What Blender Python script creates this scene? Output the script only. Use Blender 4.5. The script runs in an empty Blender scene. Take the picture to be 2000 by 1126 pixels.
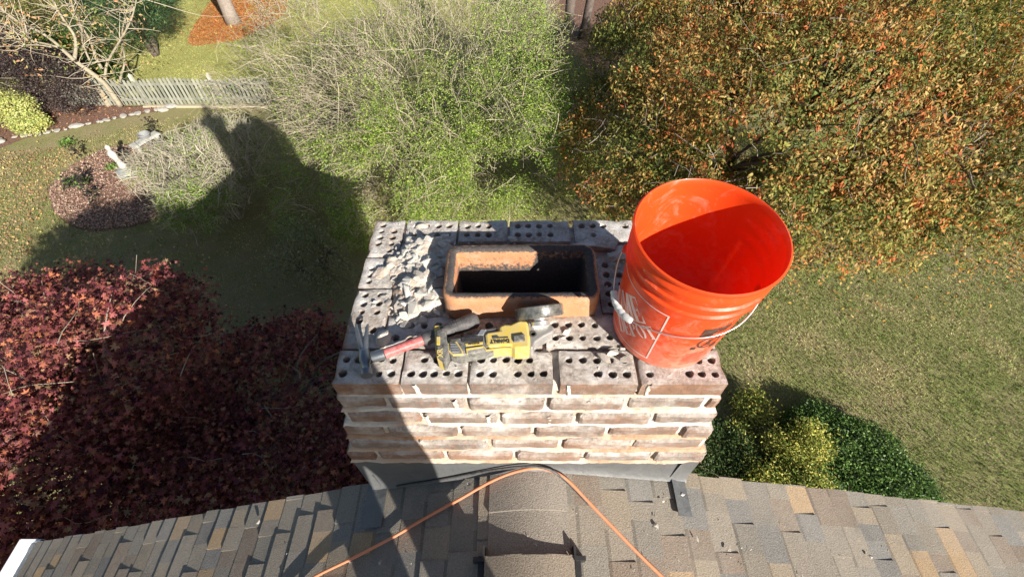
import bpy, bmesh, math, random
import numpy as np
from mathutils import Vector, Matrix
R = math.radians
rs = np.random.RandomState(7)
random.seed(5)
sc = bpy.context.scene
COL = sc.collection

# ------------------------------------------------------------------ camera, sky, sun, exposure
CAM = np.array([-.034, -.5149, 1.0058])
camd = bpy.data.cameras.new('camera'); cam = bpy.data.objects.new('camera', camd); COL.objects.link(cam); sc.camera = cam
def cam_axes(pitch=.8935, yaw=.0103, roll=-.0081):
    cp, sp = math.cos(pitch), math.sin(pitch)
    F = np.array([0, cp, -sp]); X = np.array([1, 0, 0.]); U = np.array([0, sp, cp])
    c, s = math.cos(yaw), math.sin(yaw); M = np.array([[c, -s, 0], [s, c, 0], [0, 0, 1]])
    F, X, U = M@F, M@X, M@U
    c, s = math.cos(roll), math.sin(roll)
    return F, c*X+s*U, -s*X+c*U
cF, cX, cU = cam_axes()
cam.matrix_world = Matrix([[cX[0], cU[0], -cF[0], CAM[0]], [cX[1], cU[1], -cF[1], CAM[1]], [cX[2], cU[2], -cF[2], CAM[2]], [0, 0, 0, 1]])
camd.sensor_width = 36; camd.lens = 900.6/2000*36; camd.clip_start = .02; camd.clip_end = 500
SUN_AZ, SUN_EL = R(35), R(25)          # the light travels towards (-sin az, +cos az)
tosun = Vector((math.sin(SUN_AZ)*math.cos(SUN_EL), -math.cos(SUN_AZ)*math.cos(SUN_EL), math.sin(SUN_EL)))
sd = bpy.data.lights.new('sun', 'SUN'); so = bpy.data.objects.new('sun', sd); COL.objects.link(so)
sd.energy = 5; sd.angle = R(.53); sd.color = (1, .93, .82)
so.rotation_euler = tosun.to_track_quat('Z', 'Y').to_euler(); so.location = (8, -12, 12)
w = bpy.data.worlds.new('World'); sc.world = w; w.use_nodes = True
nt = w.node_tree; nt.nodes.clear()
sky = nt.nodes.new('ShaderNodeTexSky'); sky.sky_type = 'NISHITA'; sky.sun_disc = False
sky.sun_elevation = SUN_EL; sky.sun_rotation = R(180)-SUN_AZ
bg = nt.nodes.new('ShaderNodeBackground'); bg.inputs[1].default_value = .052
wo = nt.nodes.new('ShaderNodeOutputWorld'); nt.links.new(sky.outputs[0], bg.inputs[0]); nt.links.new(bg.outputs[0], wo.inputs[0])
sc.view_settings.view_transform = 'Standard'; sc.view_settings.look = 'None'; sc.view_settings.exposure = 1.03; sc.view_settings.gamma = 1
sc.render.engine = 'CYCLES'
sc.cycles.max_bounces = 6; sc.cycles.transparent_max_bounces = 8

# ------------------------------------------------------------------ helpers
def ray(x, y): return cF+cX*(x-1000)/900.6-cU*(y-563)/900.6
def uz(x, y, z):                       # photo pixel -> point of the horizontal plane at height z
    d = ray(x, y); return CAM+d*(z-CAM[2])/d[2]
GZ = -7.0
def gl(x, y, z, *r): p = uz(x, y, z); return (p[0], p[1], z)+r
def G(x, y, z=GZ): p = uz(x, y, z); return (p[0], p[1])

_h = np.random.RandomState(3).rand(4096)
def vnoise(P, s=1.0, seed=0):          # value noise, -1..1
    P = np.asarray(P, float)*s+seed*17.3+100
    i = np.floor(P).astype(np.int64); f = P-i; f = f*f*(3-2*f)
    def h(a, b, c): return _h[(a*73856093 ^ b*19349663 ^ c*83492791) & 4095]
    r = 0
    for dx in (0, 1):
        for dy in (0, 1):
            for dz in (0, 1):
                wt = (f[..., 0] if dx else 1-f[..., 0])*(f[..., 1] if dy else 1-f[..., 1])*(f[..., 2] if dz else 1-f[..., 2])
                r = r+wt*h(i[..., 0]+dx, i[..., 1]+dy, i[..., 2]+dz)
    return r*2-1
def fbm(P, s, seed=0, o=3):
    r = 0; a = 1; t = 0
    for k in range(o):
        r = r+a*vnoise(P, s*2**k, seed+k); t += a; a *= .5
    return r/t

def tag(o, label=None, cat=None, group=None, kind=None):
    if label: o['label'] = label
    if cat: o['category'] = cat
    if group: o['group'] = group
    if kind: o['kind'] = kind
    return o
def empty(name, loc=(0, 0, 0), label=None, cat=None, group=None, rot=(0, 0, 0)):
    o = bpy.data.objects.new(name, None); COL.objects.link(o); o.location = loc; o.rotation_euler = rot
    o.empty_display_size = .05
    return tag(o, label, cat, group)
def mesh_from(name, V, faces, mats, cols=None, fm=None, smooth=False):
    """V Nx3; faces: list of index lists or an int array (all the same size); cols per vertex."""
    me = bpy.data.meshes.new(name); V = np.asarray(V, np.float32)
    if isinstance(faces, np.ndarray):
        n, k = faces.shape
        me.vertices.add(len(V)); me.vertices.foreach_set('co', V.ravel())
        me.loops.add(n*k); me.loops.foreach_set('vertex_index', faces.astype(np.int32).ravel())
        me.polygons.add(n); me.polygons.foreach_set('loop_start', np.arange(0, n*k, k, dtype=np.int32))
        me.polygons.foreach_set('loop_total', np.full(n, k, np.int32))
        me.update(calc_edges=True)
    else:
        me.from_pydata([tuple(v) for v in V], [], faces); me.update()
    for m in (mats if isinstance(mats, (list, tuple)) else [mats]): me.materials.append(m)
    if fm is not None: me.polygons.foreach_set('material_index', np.asarray(fm, np.int32))
    if cols is not None:
        a = me.color_attributes.new('Col', 'FLOAT_COLOR', 'POINT')
        c = np.ones((len(V), 4), np.float32); c[:, :3] = cols; a.data.foreach_set('color', c.ravel())
    if smooth: me.polygons.foreach_set('use_smooth', np.ones(len(me.polygons), bool))
    return me
def obj(name, me, parent=None):
    o = bpy.data.objects.new(name, me); COL.objects.link(o)
    if parent is not None: o.parent = parent
    return o
class MB:                               # gathers shapes into one mesh
    def __init__(s): s.V = []; s.F = []; s.C = []; s.M = []
    def add(s, V, F, c=(1, 1, 1), m=0):
        b = len(s.V); s.V += [tuple(map(float, v)) for v in V]; s.F += [[i+b for i in f] for f in F]
        if len(np.shape(c)) == 2: s.C += [tuple(x) for x in c]
        else: s.C += [tuple(c)]*len(V)
        s.M += [m]*len(F); return s
    def box(s, x0, x1, y0, y1, z0, z1, c=(1, 1, 1), m=0):
        V = [(x, y, z) for x in (x0, x1) for y in (y0, y1) for z in (z0, z1)]
        return s.add(V, [(0, 1, 3, 2), (4, 6, 7, 5), (0, 4, 5, 1), (2, 3, 7, 6), (0, 2, 6, 4), (1, 5, 7, 3)], c, m)
    def tube(s, pts, r, n=8, c=(1, 1, 1), m=0, cap=True):
        pts = [Vector(p) for p in pts]; k = len(pts)
        rr = r if hasattr(r, '__len__') else [r]*k
        V = []; prev = None
        for i, p in enumerate(pts):
            t = (pts[min(i+1, k-1)]-pts[max(i-1, 0)]).normalized()
            if prev is None:
                a = Vector((0, 0, 1)) if abs(t.z) < .9 else Vector((1, 0, 0)); u = t.cross(a).normalized()
            else: u = (prev-t*prev.dot(t)).normalized()
            prev = u; v = t.cross(u)
            V += [p+(u*math.cos(2*math.pi*j/n)+v*math.sin(2*math.pi*j/n))*rr[i] for j in range(n)]
        F = [(i*n+j, i*n+(j+1) % n, (i+1)*n+(j+1) % n, (i+1)*n+j) for i in range(k-1) for j in range(n)]
        if cap: F += [tuple(range(n-1, -1, -1)), tuple((k-1)*n+j for j in range(n))]
        return s.add(V, F, c, m)
    def lathe(s, prof, n=48, c=(1, 1, 1), m=0, closed=False, org=(0, 0, 0)):
        k = len(prof); V = [(org[0]+r*math.cos(2*math.pi*j/n), org[1]+r*math.sin(2*math.pi*j/n), org[2]+z) for r, z in prof for j in range(n)]
        F = [(i*n+j, i*n+(j+1) % n, (i+1)*n+(j+1) % n, (i+1)*n+j) for i in range(k-1) for j in range(n)]
        if closed: F += [tuple(range(n-1, -1, -1)), tuple((k-1)*n+j for j in range(n))]
        return s.add(V, F, c, m)
    def prism(s, poly, z0, z1, c=(1, 1, 1), m=0):
        a = sum(poly[i][0]*poly[(i+1) % len(poly)][1]-poly[(i+1) % len(poly)][0]*poly[i][1] for i in range(len(poly)))
        if a < 0: poly = poly[::-1]
        n = len(poly); V = [(x, y, z0) for x, y in poly]+[(x, y, z1) for x, y in poly]
        F = [tuple(range(n-1, -1, -1)), tuple(range(n, 2*n))]+[(i, (i+1) % n, (i+1) % n+n, i+n) for i in range(n)]
        return s.add(V, F, c, m)
    def xf(s, M, start=0):
        for i in range(start, len(s.V)): s.V[i] = tuple(M@Vector(s.V[i]))
        return s
    def build(s, name, mats, parent=None, smooth=False, bevel=0, auto=None):
        o = obj(name, mesh_from(name, s.V, s.F, mats, s.C, s.M, smooth or auto is not None), parent)
        if bevel:
            b = o.modifiers.new('bevel', 'BEVEL'); b.width = bevel; b.segments = 2; b.limit_method = 'ANGLE'; b.angle_limit = R(40); b.use_clamp_overlap = True
        if auto is not None: sharp(o.data, auto)
        return o
def sharp(me, ang=35):
    bm = bmesh.new(); bm.from_mesh(me)
    for e in bm.edges:
        e.smooth = not (len(e.link_faces) == 2 and e.calc_face_angle(0) > R(ang))
    bm.to_mesh(me); bm.free()

# ------------------------------------------------------------------ materials
class NT:
    def __init__(s, name):
        s.m = bpy.data.materials.new(name); s.m.use_nodes = True; s.t = s.m.node_tree; s.b = s.t.nodes['Principled BSDF']
        s.out = s.t.nodes['Material Output']; s.co = s.n('ShaderNodeTexCoord').outputs['Object']; s.L = s.t.links.new
    def n(s, ty, **k):
        x = s.t.nodes.new(ty)
        for a, v in k.items(): setattr(x, a, v)
        return x
    def noise(s, scale, detail=4, rough=.6, dist=0, co=None):
        x = s.n('ShaderNodeTexNoise'); x.inputs['Scale'].default_value = scale; x.inputs['Detail'].default_value = detail
        x.inputs['Roughness'].default_value = rough; x.inputs['Distortion'].default_value = dist; s.L(co or s.co, x.inputs['Vector']); return x.outputs[0]
    def voro(s, scale, feat='F1'):
        x = s.n('ShaderNodeTexVoronoi', feature=feat); x.inputs['Scale'].default_value = scale; s.L(s.co, x.inputs['Vector']); return x
    def ramp(s, f, stops):
        x = s.n('ShaderNodeValToRGB'); s.L(f, x.inputs[0]); e = x.color_ramp.elements
        while len(e) < len(stops): e.new(.5)
        for i, (p, c) in enumerate(stops):
            e[i].position = p; e[i].color = (*c, 1) if hasattr(c, '__len__') else (c, c, c, 1)
        return x.outputs[0]
    def mix(s, f, a, b, mode='MIX'):
        x = s.n('ShaderNodeMix', data_type='RGBA', blend_type=mode)
        for i, v in ((0, f), (6, a), (7, b)):
            if isinstance(v, (int, float)): x.inputs[i].default_value = v if i == 0 else (v, v, v, 1)
            elif isinstance(v, tuple): x.inputs[i].default_value = (*v, 1)
            else: s.L(v, x.inputs[i])
        return x.outputs[2]
    def math(s, op, a, b=0.):
        x = s.n('ShaderNodeMath', operation=op)
        for i, v in ((0, a), (1, b)):
            if isinstance(v, (int, float)): x.inputs[i].default_value = v
            else: s.L(v, x.inputs[i])
        return x.outputs[0]
    def attr(s, name='Col'):
        x = s.n('ShaderNodeAttribute'); x.attribute_name = name; return x.outputs['Color']
    def bump(s, h, dist=.002, strength=1.):
        x = s.n('ShaderNodeBump'); x.inputs['Distance'].default_value = dist; x.inputs['Strength'].default_value = strength
        s.L(h, x.inputs['Height']); s.L(x.outputs[0], s.b.inputs['Normal']); return x
    def col(s, c):
        if isinstance(c, tuple): s.b.inputs['Base Color'].default_value = (*c, 1)
        else: s.L(c, s.b.inputs['Base Color'])
        return s
    def p(s, rough=.7, metal=0, spec=.4):
        if isinstance(rough, (int, float)): s.b.inputs['Roughness'].default_value = rough
        else: s.L(rough, s.b.inputs['Roughness'])
        s.b.inputs['Metallic'].default_value = metal; s.b.inputs['Specular IOR Level'].default_value = spec; return s.m

def leaf_mat(name, trans=.35, rough=.5, spec=.35):
    k = NT(name); c = k.attr(); k.col(c); k.p(rough, 0, spec)
    tr = k.n('ShaderNodeBsdfTranslucent'); k.L(c, tr.inputs[0])
    mx = k.n('ShaderNodeMixShader'); mx.inputs[0].default_value = trans
    k.L(k.b.outputs[0], mx.inputs[1]); k.L(tr.outputs[0], mx.inputs[2]); k.L(mx.outputs[0], k.out.inputs[0]); return k.m
M = {}
M['leaf'] = leaf_mat('leaf', .35, .6, .2); M['leaf_gloss'] = leaf_mat('glossy_leaf', .25, .5, .3); M['litter'] = leaf_mat('dry_leaf', .1, .8, .1)
M['grass'] = leaf_mat('grass_blade', .25, .6, .2)
k = NT('twig'); k.col(k.mix(k.noise(30), k.attr(), .6, 'MULTIPLY')); M['twig'] = k.p(.8)
k = NT('bark'); n = k.noise(9, 6, .7, 1.5); k.col(k.mix(n, k.attr(), .25, 'MULTIPLY')); k.bump(n, .03); M['bark'] = k.p(.9)

def brick_mat(name, dust_lo, dust_hi):
    k = NT(name)
    base = k.mix(k.noise(14, 5), k.attr(), k.mix(.5, k.attr(), (.10, .055, .04)))
    base = k.mix(k.ramp(k.noise(45, 3), [(.45, 0), (.7, .6)]), base, (.38, .21, .14))
    geo = k.n('ShaderNodeNewGeometry'); sx = k.n('ShaderNodeSeparateXYZ'); k.L(geo.outputs['Normal'], sx.inputs[0])
    d = k.math('ADD', k.math('MULTIPLY', k.noise(6, 8, .7), 1.), k.math('MULTIPLY', k.math('ABSOLUTE', sx.outputs[2]), .16))
    if 'cored' in name:
        so_ = k.n('ShaderNodeSeparateXYZ'); k.L(k.co, so_.inputs[0])
        e_ = k.math('MAXIMUM', k.math('SUBTRACT', k.math('ABSOLUTE', so_.outputs[0]), .452), k.math('SUBTRACT', .020, so_.outputs[1]))
        d = k.math('SUBTRACT', d, k.math('MULTIPLY', k.math('MAXIMUM', e_, 0.), 9.))
    df = k.ramp(d, [(dust_lo, 0), (dust_hi, 1)])
    dust = k.mix(k.ramp(k.noise(70, 6, .75), [(.35, 0), (.65, 1)]), (.27, .235, .205), (.64, .59, .54))
    dust = k.mix(k.ramp(k.noise(9, 6, .7), [(.46, 0), (.62, .85)]), dust, (.73, .71, .69))
    streak = k.noise(1, 4, .6)
    k.col(k.mix(df, base, dust))
    h = k.math('ADD', k.noise(140, 8, .8), k.math('MULTIPLY', k.noise(40, 4), .8)); k.bump(h, .006); return k.p(.95, 0, .15)
M['brick_top'] = brick_mat('dusty_cored_brick', .33, .60)
M['brick'] = brick_mat('tan_brick', .45, .72)
k = NT('mortar'); c = k.mix(k.noise(18, 6, .7), (.42, .38, .33), (.84, .80, .74)); c = k.mix(k.ramp(k.noise(6, 6, .7), [(.46, 0), (.62, .8)]), c, (.42, .29, .21)); k.col(k.mix(1., c, k.attr(), 'MULTIPLY')); k.bump(k.noise(120, 6, .7), .005); M['mortar'] = k.p(.95, 0, .1)
k = NT('mortar_chunk'); k.col(k.mix(k.noise(60, 5, .7), k.attr(), k.mix(.5, k.attr(), (.35, .32, .29)))); k.bump(k.noise(220, 5), .002); M['chunk'] = k.p(.95, 0, .1)
k = NT('dark_hole_floor'); k.col(k.mix(k.noise(30), (.03, .026, .022), (.10, .085, .07))); k.bump(k.noise(60), .004); M['core'] = k.p(1, 0, .05)  # near-black cap closing the bottom of each brick core hole
# clay flue: orange clay, sooty inside and on the rim
k = NT('clay'); a = k.attr(); s_ = k.n('ShaderNodeSeparateColor'); k.L(a, s_.inputs[0])
clay = k.mix(k.noise(25, 5), (.40, .175, .085), (.54, .28, .155))
soot = k.math('ADD', s_.outputs[0], k.math('MULTIPLY', k.math('SUBTRACT', k.noise(95, 5, .7), .5), 1.3))
clay = k.mix(k.ramp(k.noise(20, 6, .7), [(.5, 0), (.72, .55)]), clay, (.45, .40, .34))
k.col(k.mix(k.ramp(soot, [(.40, 0), (.66, 1)]), clay, k.mix(k.noise(160, 4, .7), (.010, .009, .009), (.14, .125, .12)))); k.bump(k.noise(150, 5), .002); M['clay'] = k.p(.85, 0, .2)
# roof shingles
def shingle(name):
    k = NT(name); g = k.noise(260, 3, .6); g2 = k.voro(260).outputs['Color']
    c = k.mix(.75, k.attr(), k.mix(g, (.0, .0, .0), (1.95, 1.9, 1.8)), 'MULTIPLY')
    c = k.mix(k.ramp(k.noise(300, 2), [(.66, 0), (.72, .7)]), c, (.55, .5, .44))
    c = k.mix(k.ramp(k.noise(2.2, 6, .7), [(.4, 0), (.7, .5)]), c, (.33, .30, .26)); c = k.mix(k.ramp(k.noise(9, 6, .7), [(.55, 0), (.75, .5)]), c, (.13, .125, .12))
    k.col(c); k.bump(g, .0022); return k.p(.95, 0, .15)
M['shingle'] = shingle('asphalt_shingle')
k = NT('lead'); n = k.noise(12, 6, .7, 1); k.col(k.mix(n, (.09, .095, .10), (.19, .193, .195))); k.bump(k.noise(16, 5), .006); M['lead'] = k.p(.6, .35)
k = NT('white_metal'); k.col(k.mix(k.noise(8), (.6, .62, .64), (.78, .8, .8))); M['white'] = k.p(.45)
k = NT('siding'); wv = k.n('ShaderNodeTexWave', wave_type='BANDS', bands_direction='Z'); wv.inputs['Scale'].default_value = 2.6; k.L(k.co, wv.inputs[0]); k.col((.45, .44, .4)); k.bump(wv.outputs[1], .02); M['siding'] = k.p(.7)
k = NT('black_plastic'); k.col(k.mix(k.noise(60), (.012, .012, .013), (.05, .05, .052))); M['black'] = k.p(.5)
k = NT('cord'); k.col(k.mix(k.ramp(k.noise(25, 7, .75), [(.48, 0), (.68, .6)]), k.mix(k.noise(90, 4), (.70, .19, .075), (.74, .30, .17)), (.42, .26, .19))); M['cord'] = k.p(.5)
# orange bucket, thin plastic that glows a little
k = NT('bucket_plastic'); sx = k.n('ShaderNodeSeparateXYZ'); k.L(k.co, sx.inputs[0])
bc = k.mix(k.noise(5, 3), (.86, .075, .012), (.88, .11, .02))
dl = k.math('ADD', k.math('MULTIPLY', k.noise(28, 8, .75, 1), .9), k.math('MULTIPLY', sx.outputs[2], -1.1))
gm = k.n('ShaderNodeNewGeometry')
bc = k.mix(k.ramp(dl, [(.22, 0), (.50, .65)]), bc, (.86, .44, .33))
bc = k.mix(k.ramp(k.noise(9, 10, .8, 2.), [(.54, 0), (.70, .45)]), bc, (.84, .42, .32)); k.col(bc); k.b.inputs['Coat Weight'].default_value = .15; k.bump(k.noise(40, 4), .0006); k.p(.38)
tr = k.n('ShaderNodeBsdfTranslucent'); tr.inputs[0].default_value = (.95, .07, .008, 1)
mx = k.n('ShaderNodeMixShader'); mx.inputs[0].default_value = .30; k.L(k.b.outputs[0], mx.inputs[1]); k.L(tr.outputs[0], mx.inputs[2]); k.L(mx.outputs[0], k.out.inputs[0]); M['bucket'] = k.m
k = NT('white_print'); k.col(k.mix(k.ramp(k.noise(50, 6, .7), [(.5, 0), (.75, .5)]), (.80, .60, .56), (.82, .30, .2))); M['print'] = k.p(.5)
k = NT('black_print'); k.col(k.mix(k.noise(80), (.02, .018, .016), (.10, .05, .03))); M['ink'] = k.p(.5)
k = NT('wire'); k.col((.62, .6, .6)); M['wire'] = k.p(.35, .8)
k = NT('grip_plastic'); k.col(k.mix(k.noise(60), (.62, .62, .6), (.8, .8, .78))); M['grip'] = k.p(.45)
def tool(name, c, d=.45, rough=.45, metal=0, dustc=(.45, .43, .38)):
    k = NT(name); k.col(k.mix(k.ramp(k.noise(60, 8, .8), [(.36, 0), (.66, d)]), c, dustc)); k.bump(k.noise(200, 3), .0004); return k.p(rough, metal)
M['yellow'] = tool('tool_yellow', (.62, .44, .05), .62); M['dkgrey'] = tool('tool_rubber', (.045, .047, .05), .6, .6); M['alu'] = tool('tool_metal', (.62, .62, .62), .5, .35, .75, (.6, .58, .54))
M['smoke'] = tool('guard_metal', (.06, .065, .07), .55, .25, .5); M['steel'] = tool('hammer_steel', (.20, .22, .25), .5, .35, .8, (.36, .36, .36))
M['redgrip'] = tool('red_fibreglass', (.42, .06, .06), .55, .4, 0, (.55, .38, .36)); M['rubber'] = tool('black_rubber', (.03, .03, .033), .5, .6, 0, (.22, .2, .19))
M['letter'] = tool('letter_black', (.03, .03, .03), .2)

# ------------------------------------------------------------------ geometry pieces shared by bricks
def gridbox(x0, x1, y0, y1, z0, z1, st=.014, ch=.002, amp=.0012, seed=0):
    """box with subdivided faces, softened edges and an uneven surface"""
    nx, ny, nz = (max(1, int(round((b-a)/st))) for a, b in ((x0, x1), (y0, y1), (z0, z1)))
    bm = bmesh.new(); idx = {}
    def v(i, j, k_):
        if (i, j, k_) not in idx:
            q = [x0+(x1-x0)*i/nx, y0+(y1-y0)*j/ny, z0+(z1-z0)*k_/nz]
            e = [(i in (0, nx)), (j in (0, ny)), (k_ in (0, nz))]
            if sum(e) >= 2:
                cs = ((x0+x1)/2, (y0+y1)/2, (z0+z1)/2)
                for a in range(3):
                    if e[a]: q[a] += ch*(1 if cs[a] > q[a] else -1)
            idx[(i, j, k_)] = (len(idx), q)
        return idx[(i, j, k_)][0]
    F = []
    for i in range(nx):
        for j in range(ny):
            F.append((v(i, j, nz), v(i+1, j, nz), v(i+1, j+1, nz), v(i, j+1, nz))); F.append((v(i, j, 0), v(i, j+1, 0), v(i+1, j+1, 0), v(i+1, j, 0)))
    for i in range(nx):
        for k_ in range(nz):
            F.append((v(i, 0, k_), v(i+1, 0, k_), v(i+1, 0, k_+1), v(i, 0, k_+1))); F.append((v(i, ny, k_), v(i, ny, k_+1), v(i+1, ny, k_+1), v(i+1, ny, k_)))
    for j in range(ny):
        for k_ in range(nz):
            F.append((v(0, j, k_), v(0, j, k_+1), v(0, j+1, k_+1), v(0, j+1, k_))); F.append((v(nx, j, k_), v(nx, j+1, k_), v(nx, j+1, k_+1), v(nx, j, k_+1)))
    bm.free()
    V = np.array([q for _, q in sorted(idx.values())]); D = np.stack([fbm(V, 35, seed+a*5) for a in range(3)], 1)
    return V+D*amp, F
def brickcol():
    return [(.22, .165, .135), (.26, .18, .14), (.20, .155, .13), (.25, .195, .165), (.30, .185, .13), (.22, .185, .165)][rs.randint(6)]
def cored_brick(mb, x0, x1, y0, y1, zt, H, nx, ny, rad, skip=(), seed=0, tilt=0):
    """brick with real core holes (nx x ny), rough top and slightly broken edges"""
    mx, my = .008, .008
    ux = [x0]+[x0+mx+(x1-x0-2*mx)*i/nx for i in range(nx+1)]+[x1]; uy = [y0]+[y0+my+(y1-y0-2*my)*j/ny for j in range(ny+1)]+[y1]
    V = []; F = []; fm = []; key = {}
    def v(x, y, z):
        q = (round(x, 5), round(y, 5), round(z, 5))
        if q not in key: key[q] = len(V); V.append(q)
        return key[q]
    c0 = brickcol()
    for i in range(nx+2):
        for j in range(ny+2):
            a, b, c, d = ux[i], ux[i+1], uy[j], uy[j+1]; cx, cy = (a+b)/2, (c+d)/2
            if 1 <= i <= nx and 1 <= j <= ny and (i-1, j-1) not in skip:
                n = 16; ring = []; cx += rs.uniform(-.0015, .0015); cy += rs.uniform(-.0015, .0015); rr = rad*rs.uniform(.9, 1.12)
                sq = []
                for s_ in range(4):
                    p, q = [((a, c), (b, c)), ((b, c), (b, d)), ((b, d), (a, d)), ((a, d), (a, c))][s_]
                    sq += [(p[0]+(q[0]-p[0])*t/4, p[1]+(q[1]-p[1])*t/4) for t in range(4)]
                ang = [math.atan2(-1, -1)+2*math.pi*t/16 for t in range(16)]
                jit = [rs.uniform(.95, 1.06) for _ in range(16)]
                o = [v(x, y, zt) for x, y in sq]
                circ = [(cx+rr*jit[t]*math.cos(ang[t]), cy+rr*jit[t]*math.sin(ang[t])) for t in range(16)]
                i1 = [v(x, y, zt) for x, y in circ]
                i2 = [v(cx+(x-cx)*.92, cy+(y-cy)*.92, zt-.004) for x, y in circ]
                i3 = [v(cx+(x-cx)*.85, cy+(y-cy)*.85, zt-H*.85) for x, y in circ]
                for t in range(16):
                    u = (t+1) % 16
                    F += [(o[t], o[u], i1[u], i1[t]), (i1[t], i1[u], i2[u], i2[t]), (i2[t], i2[u], i3[u], i3[t])]; fm += [0, 0, 0]
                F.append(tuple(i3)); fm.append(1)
            else:
                m1, m2 = (4 if 1 <= i <= nx else 1), (4 if 1 <= j <= ny else 1)
                for p in range(m1):
                    for q in range(m2):
                        xa, xb, ya, yb = a+(b-a)*p/m1, a+(b-a)*(p+1)/m1, c+(d-c)*q/m2, c+(d-c)*(q+1)/m2
                        F.append((v(xa, ya, zt), v(xb, ya, zt), v(xb, yb, zt), v(xa, yb, zt))); fm.append(0)
    # sides
    def rim(pts):
        for a, b in zip(pts[:-1], pts[1:]):
            for h in range(4):
                z1, z0 = zt-H*h/4, zt-H*(h+1)/4
                F.append((v(a[0], a[1], z0), v(b[0], b[1], z0), v(b[0], b[1], z1), v(a[0], a[1], z1))); fm.append(0)
    def subd(u):
        r = []
        for i in range(len(u)-1):
            m = 1 if i in (0, len(u)-2) else 4
            r += [u[i]+(u[i+1]-u[i])*t/m for t in range(m)]
        return r+[u[-1]]
    X, Y = subd(ux), subd(uy)
    rim([(x, y0) for x in X]); rim([(x1, y) for y in Y]); rim([(x, y1) for x in X[::-1]]); rim([(x0, y) for y in Y[::-1]])
    P = np.array(V); D = np.stack([fbm(P, 40, seed+a*5) for a in range(3)], 1); P = P+D*.0016
    # worn edges: pull top border down/in where noise is strong
    ed = np.minimum.reduce([P[:, 0]-x0, x1-P[:, 0], P[:, 1]-y0, y1-P[:, 1]]); top = P[:, 2] > zt-.006
    wear = np.clip(vnoise(P, 30, seed+40)-.0, 0, 1)
    P[:, 2] -= np.where(top & (ed < .004), .002+.010*wear, 0)
    P[:, 2] += fbm(P, 12, seed+9)*.002*top + tilt*(P[:, 1]-y0)
    mb.add(P, F, c0); mb.M[-len(fm):] = fm

# ================================================================== GROUND
def poly_sheet(name, pts, z, mat, res=.25, rough=.12, dome=0.0, cols=None):
    """flat irregular bed: fan of rings between the centre and a smoothed noisy outline"""
    n = len(pts); c = np.mean(pts, 0); N = 96; out = []
    for i in range(N):
        t = i/N*n; a = int(t) % n; f = t-int(t); p0, p1, p2, p3 = (np.array(pts[(a+o) % n]) for o in (-1, 0, 1, 2))
        out.append(.5*((2*p1)+(-p0+p2)*f+(2*p0-5*p1+4*p2-p3)*f*f+(-p0+3*p1-3*p2+p3)*f**3))
    out = np.array(out); q = np.c_[out, np.zeros(N)]; out = c+(out-c)*(1+.03*fbm(q, 2.5, 3)[:, None])
    V = [(*c, z+dome)]; rings = 6
    for r in range(1, rings+1):
        f = r/rings
        for p in out: V.append((*(c+(p-c)*f), z+dome*(1-f*f)))
    F = [(0, 1+i, 1+(i+1) % N) for i in range(N)]
    for r in range(rings-1):
        F += [(1+r*N+i, 1+(r+1)*N+i, 1+(r+1)*N+(i+1) % N, 1+r*N+(i+1) % N) for i in range(N)]
    o = obj(name, mesh_from(name, V, F, mat)); o['kind'] = 'structure'; return o, out
k = NT('lawn'); big = k.noise(.35, 5, .6); mid = k.noise(1.6, 5, .65); fine = k.noise(55, 4, .7)
sx = k.n('ShaderNodeSeparateXYZ'); k.L(k.co, sx.inputs[0])
green = k.mix(fine, (.09, .105, .03), (.30, .33, .11)); tan = k.mix(fine, (.15, .125, .06), (.46, .39, .23))
c = k.mix(k.ramp(k.math('ADD', k.math('MULTIPLY', mid, .6), k.math('MULTIPLY', big, .4)), [(.36, .25), (.58, .95)]), green, tan)
far = k.mix(fine, (.22, .23, .06), (.46, .44, .17))
c = k.mix(k.ramp(k.math('ADD', k.math('MULTIPLY', sx.outputs[1], .05), k.math('MULTIPLY', mid, .05)), [(.69, 0), (.74, 1)]), c, far)
k.col(c); k.bump(k.noise(40, 4, .7), .03); M['lawn'] = k.p(.95, 0, .1)
g = obj('lawn', mesh_from('lawn', [(-150, -80, GZ), (150, -80, GZ), (150, 200, GZ), (-150, 200, GZ)], [(0, 1, 2, 3)], M['lawn'])); g['kind'] = 'structure'

k = NT('mulch'); n = k.noise(24, 5, .7); k.col(k.mix(k.ramp(n, [(.3, 0), (.7, 1)]), (.07, .04, .028), (.30, .17, .12))); k.bump(n, .04); M['mulch'] = k.p(.95)
k = NT('pine_straw'); n = k.noise(20, 5, .7); k.col(k.mix(k.ramp(n, [(.3, 0), (.7, 1)]), (.30, .09, .025), (.56, .21, .07))); k.bump(n, .04); M['straw'] = k.p(.95)
bedpts = [G(95, 370), G(110, 420), G(150, 445), G(195, 452), G(270, 440), G(330, 420), G(380, 400), G(420, 350), G(380, 285), G(300, 280), G(210, 290), G(140, 325)]
poly_sheet('mulch_bed', bedpts, GZ+.01, M['mulch'], dome=.06)
border = [G(-60, 290), G(60, 268), G(150, 250), G(230, 232), G(330, 214), G(345, 206), G(200, 200), G(120, 120), G(-100, 150)]
poly_sheet('mulch_border', border, GZ+.008, M['mulch'])
poly_sheet('pine_straw_bed', [G(368, 84), G(430, 84), G(480, 72), G(545, 38), G(560, 10), G(540, -40), G(450, -30), G(400, 20)], GZ+.008, M['straw'])
poly_sheet('shade_toned_straw', [G(1010, 120), G(1080, 190), G(1160, 180), G(1230, 90), G(1200, -60), G(1080, -80), G(1000, 20)], GZ+.012, M['mulch'])  # pine straw under the dark trunks; mulch colour stands in for its shade
k = NT('bare_soil'); n = k.noise(20, 6, .7); k.col(k.mix(n, (.13, .09, .06), (.33, .25, .17))); k.bump(n, .03); M['soil'] = k.p(.95)
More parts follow.
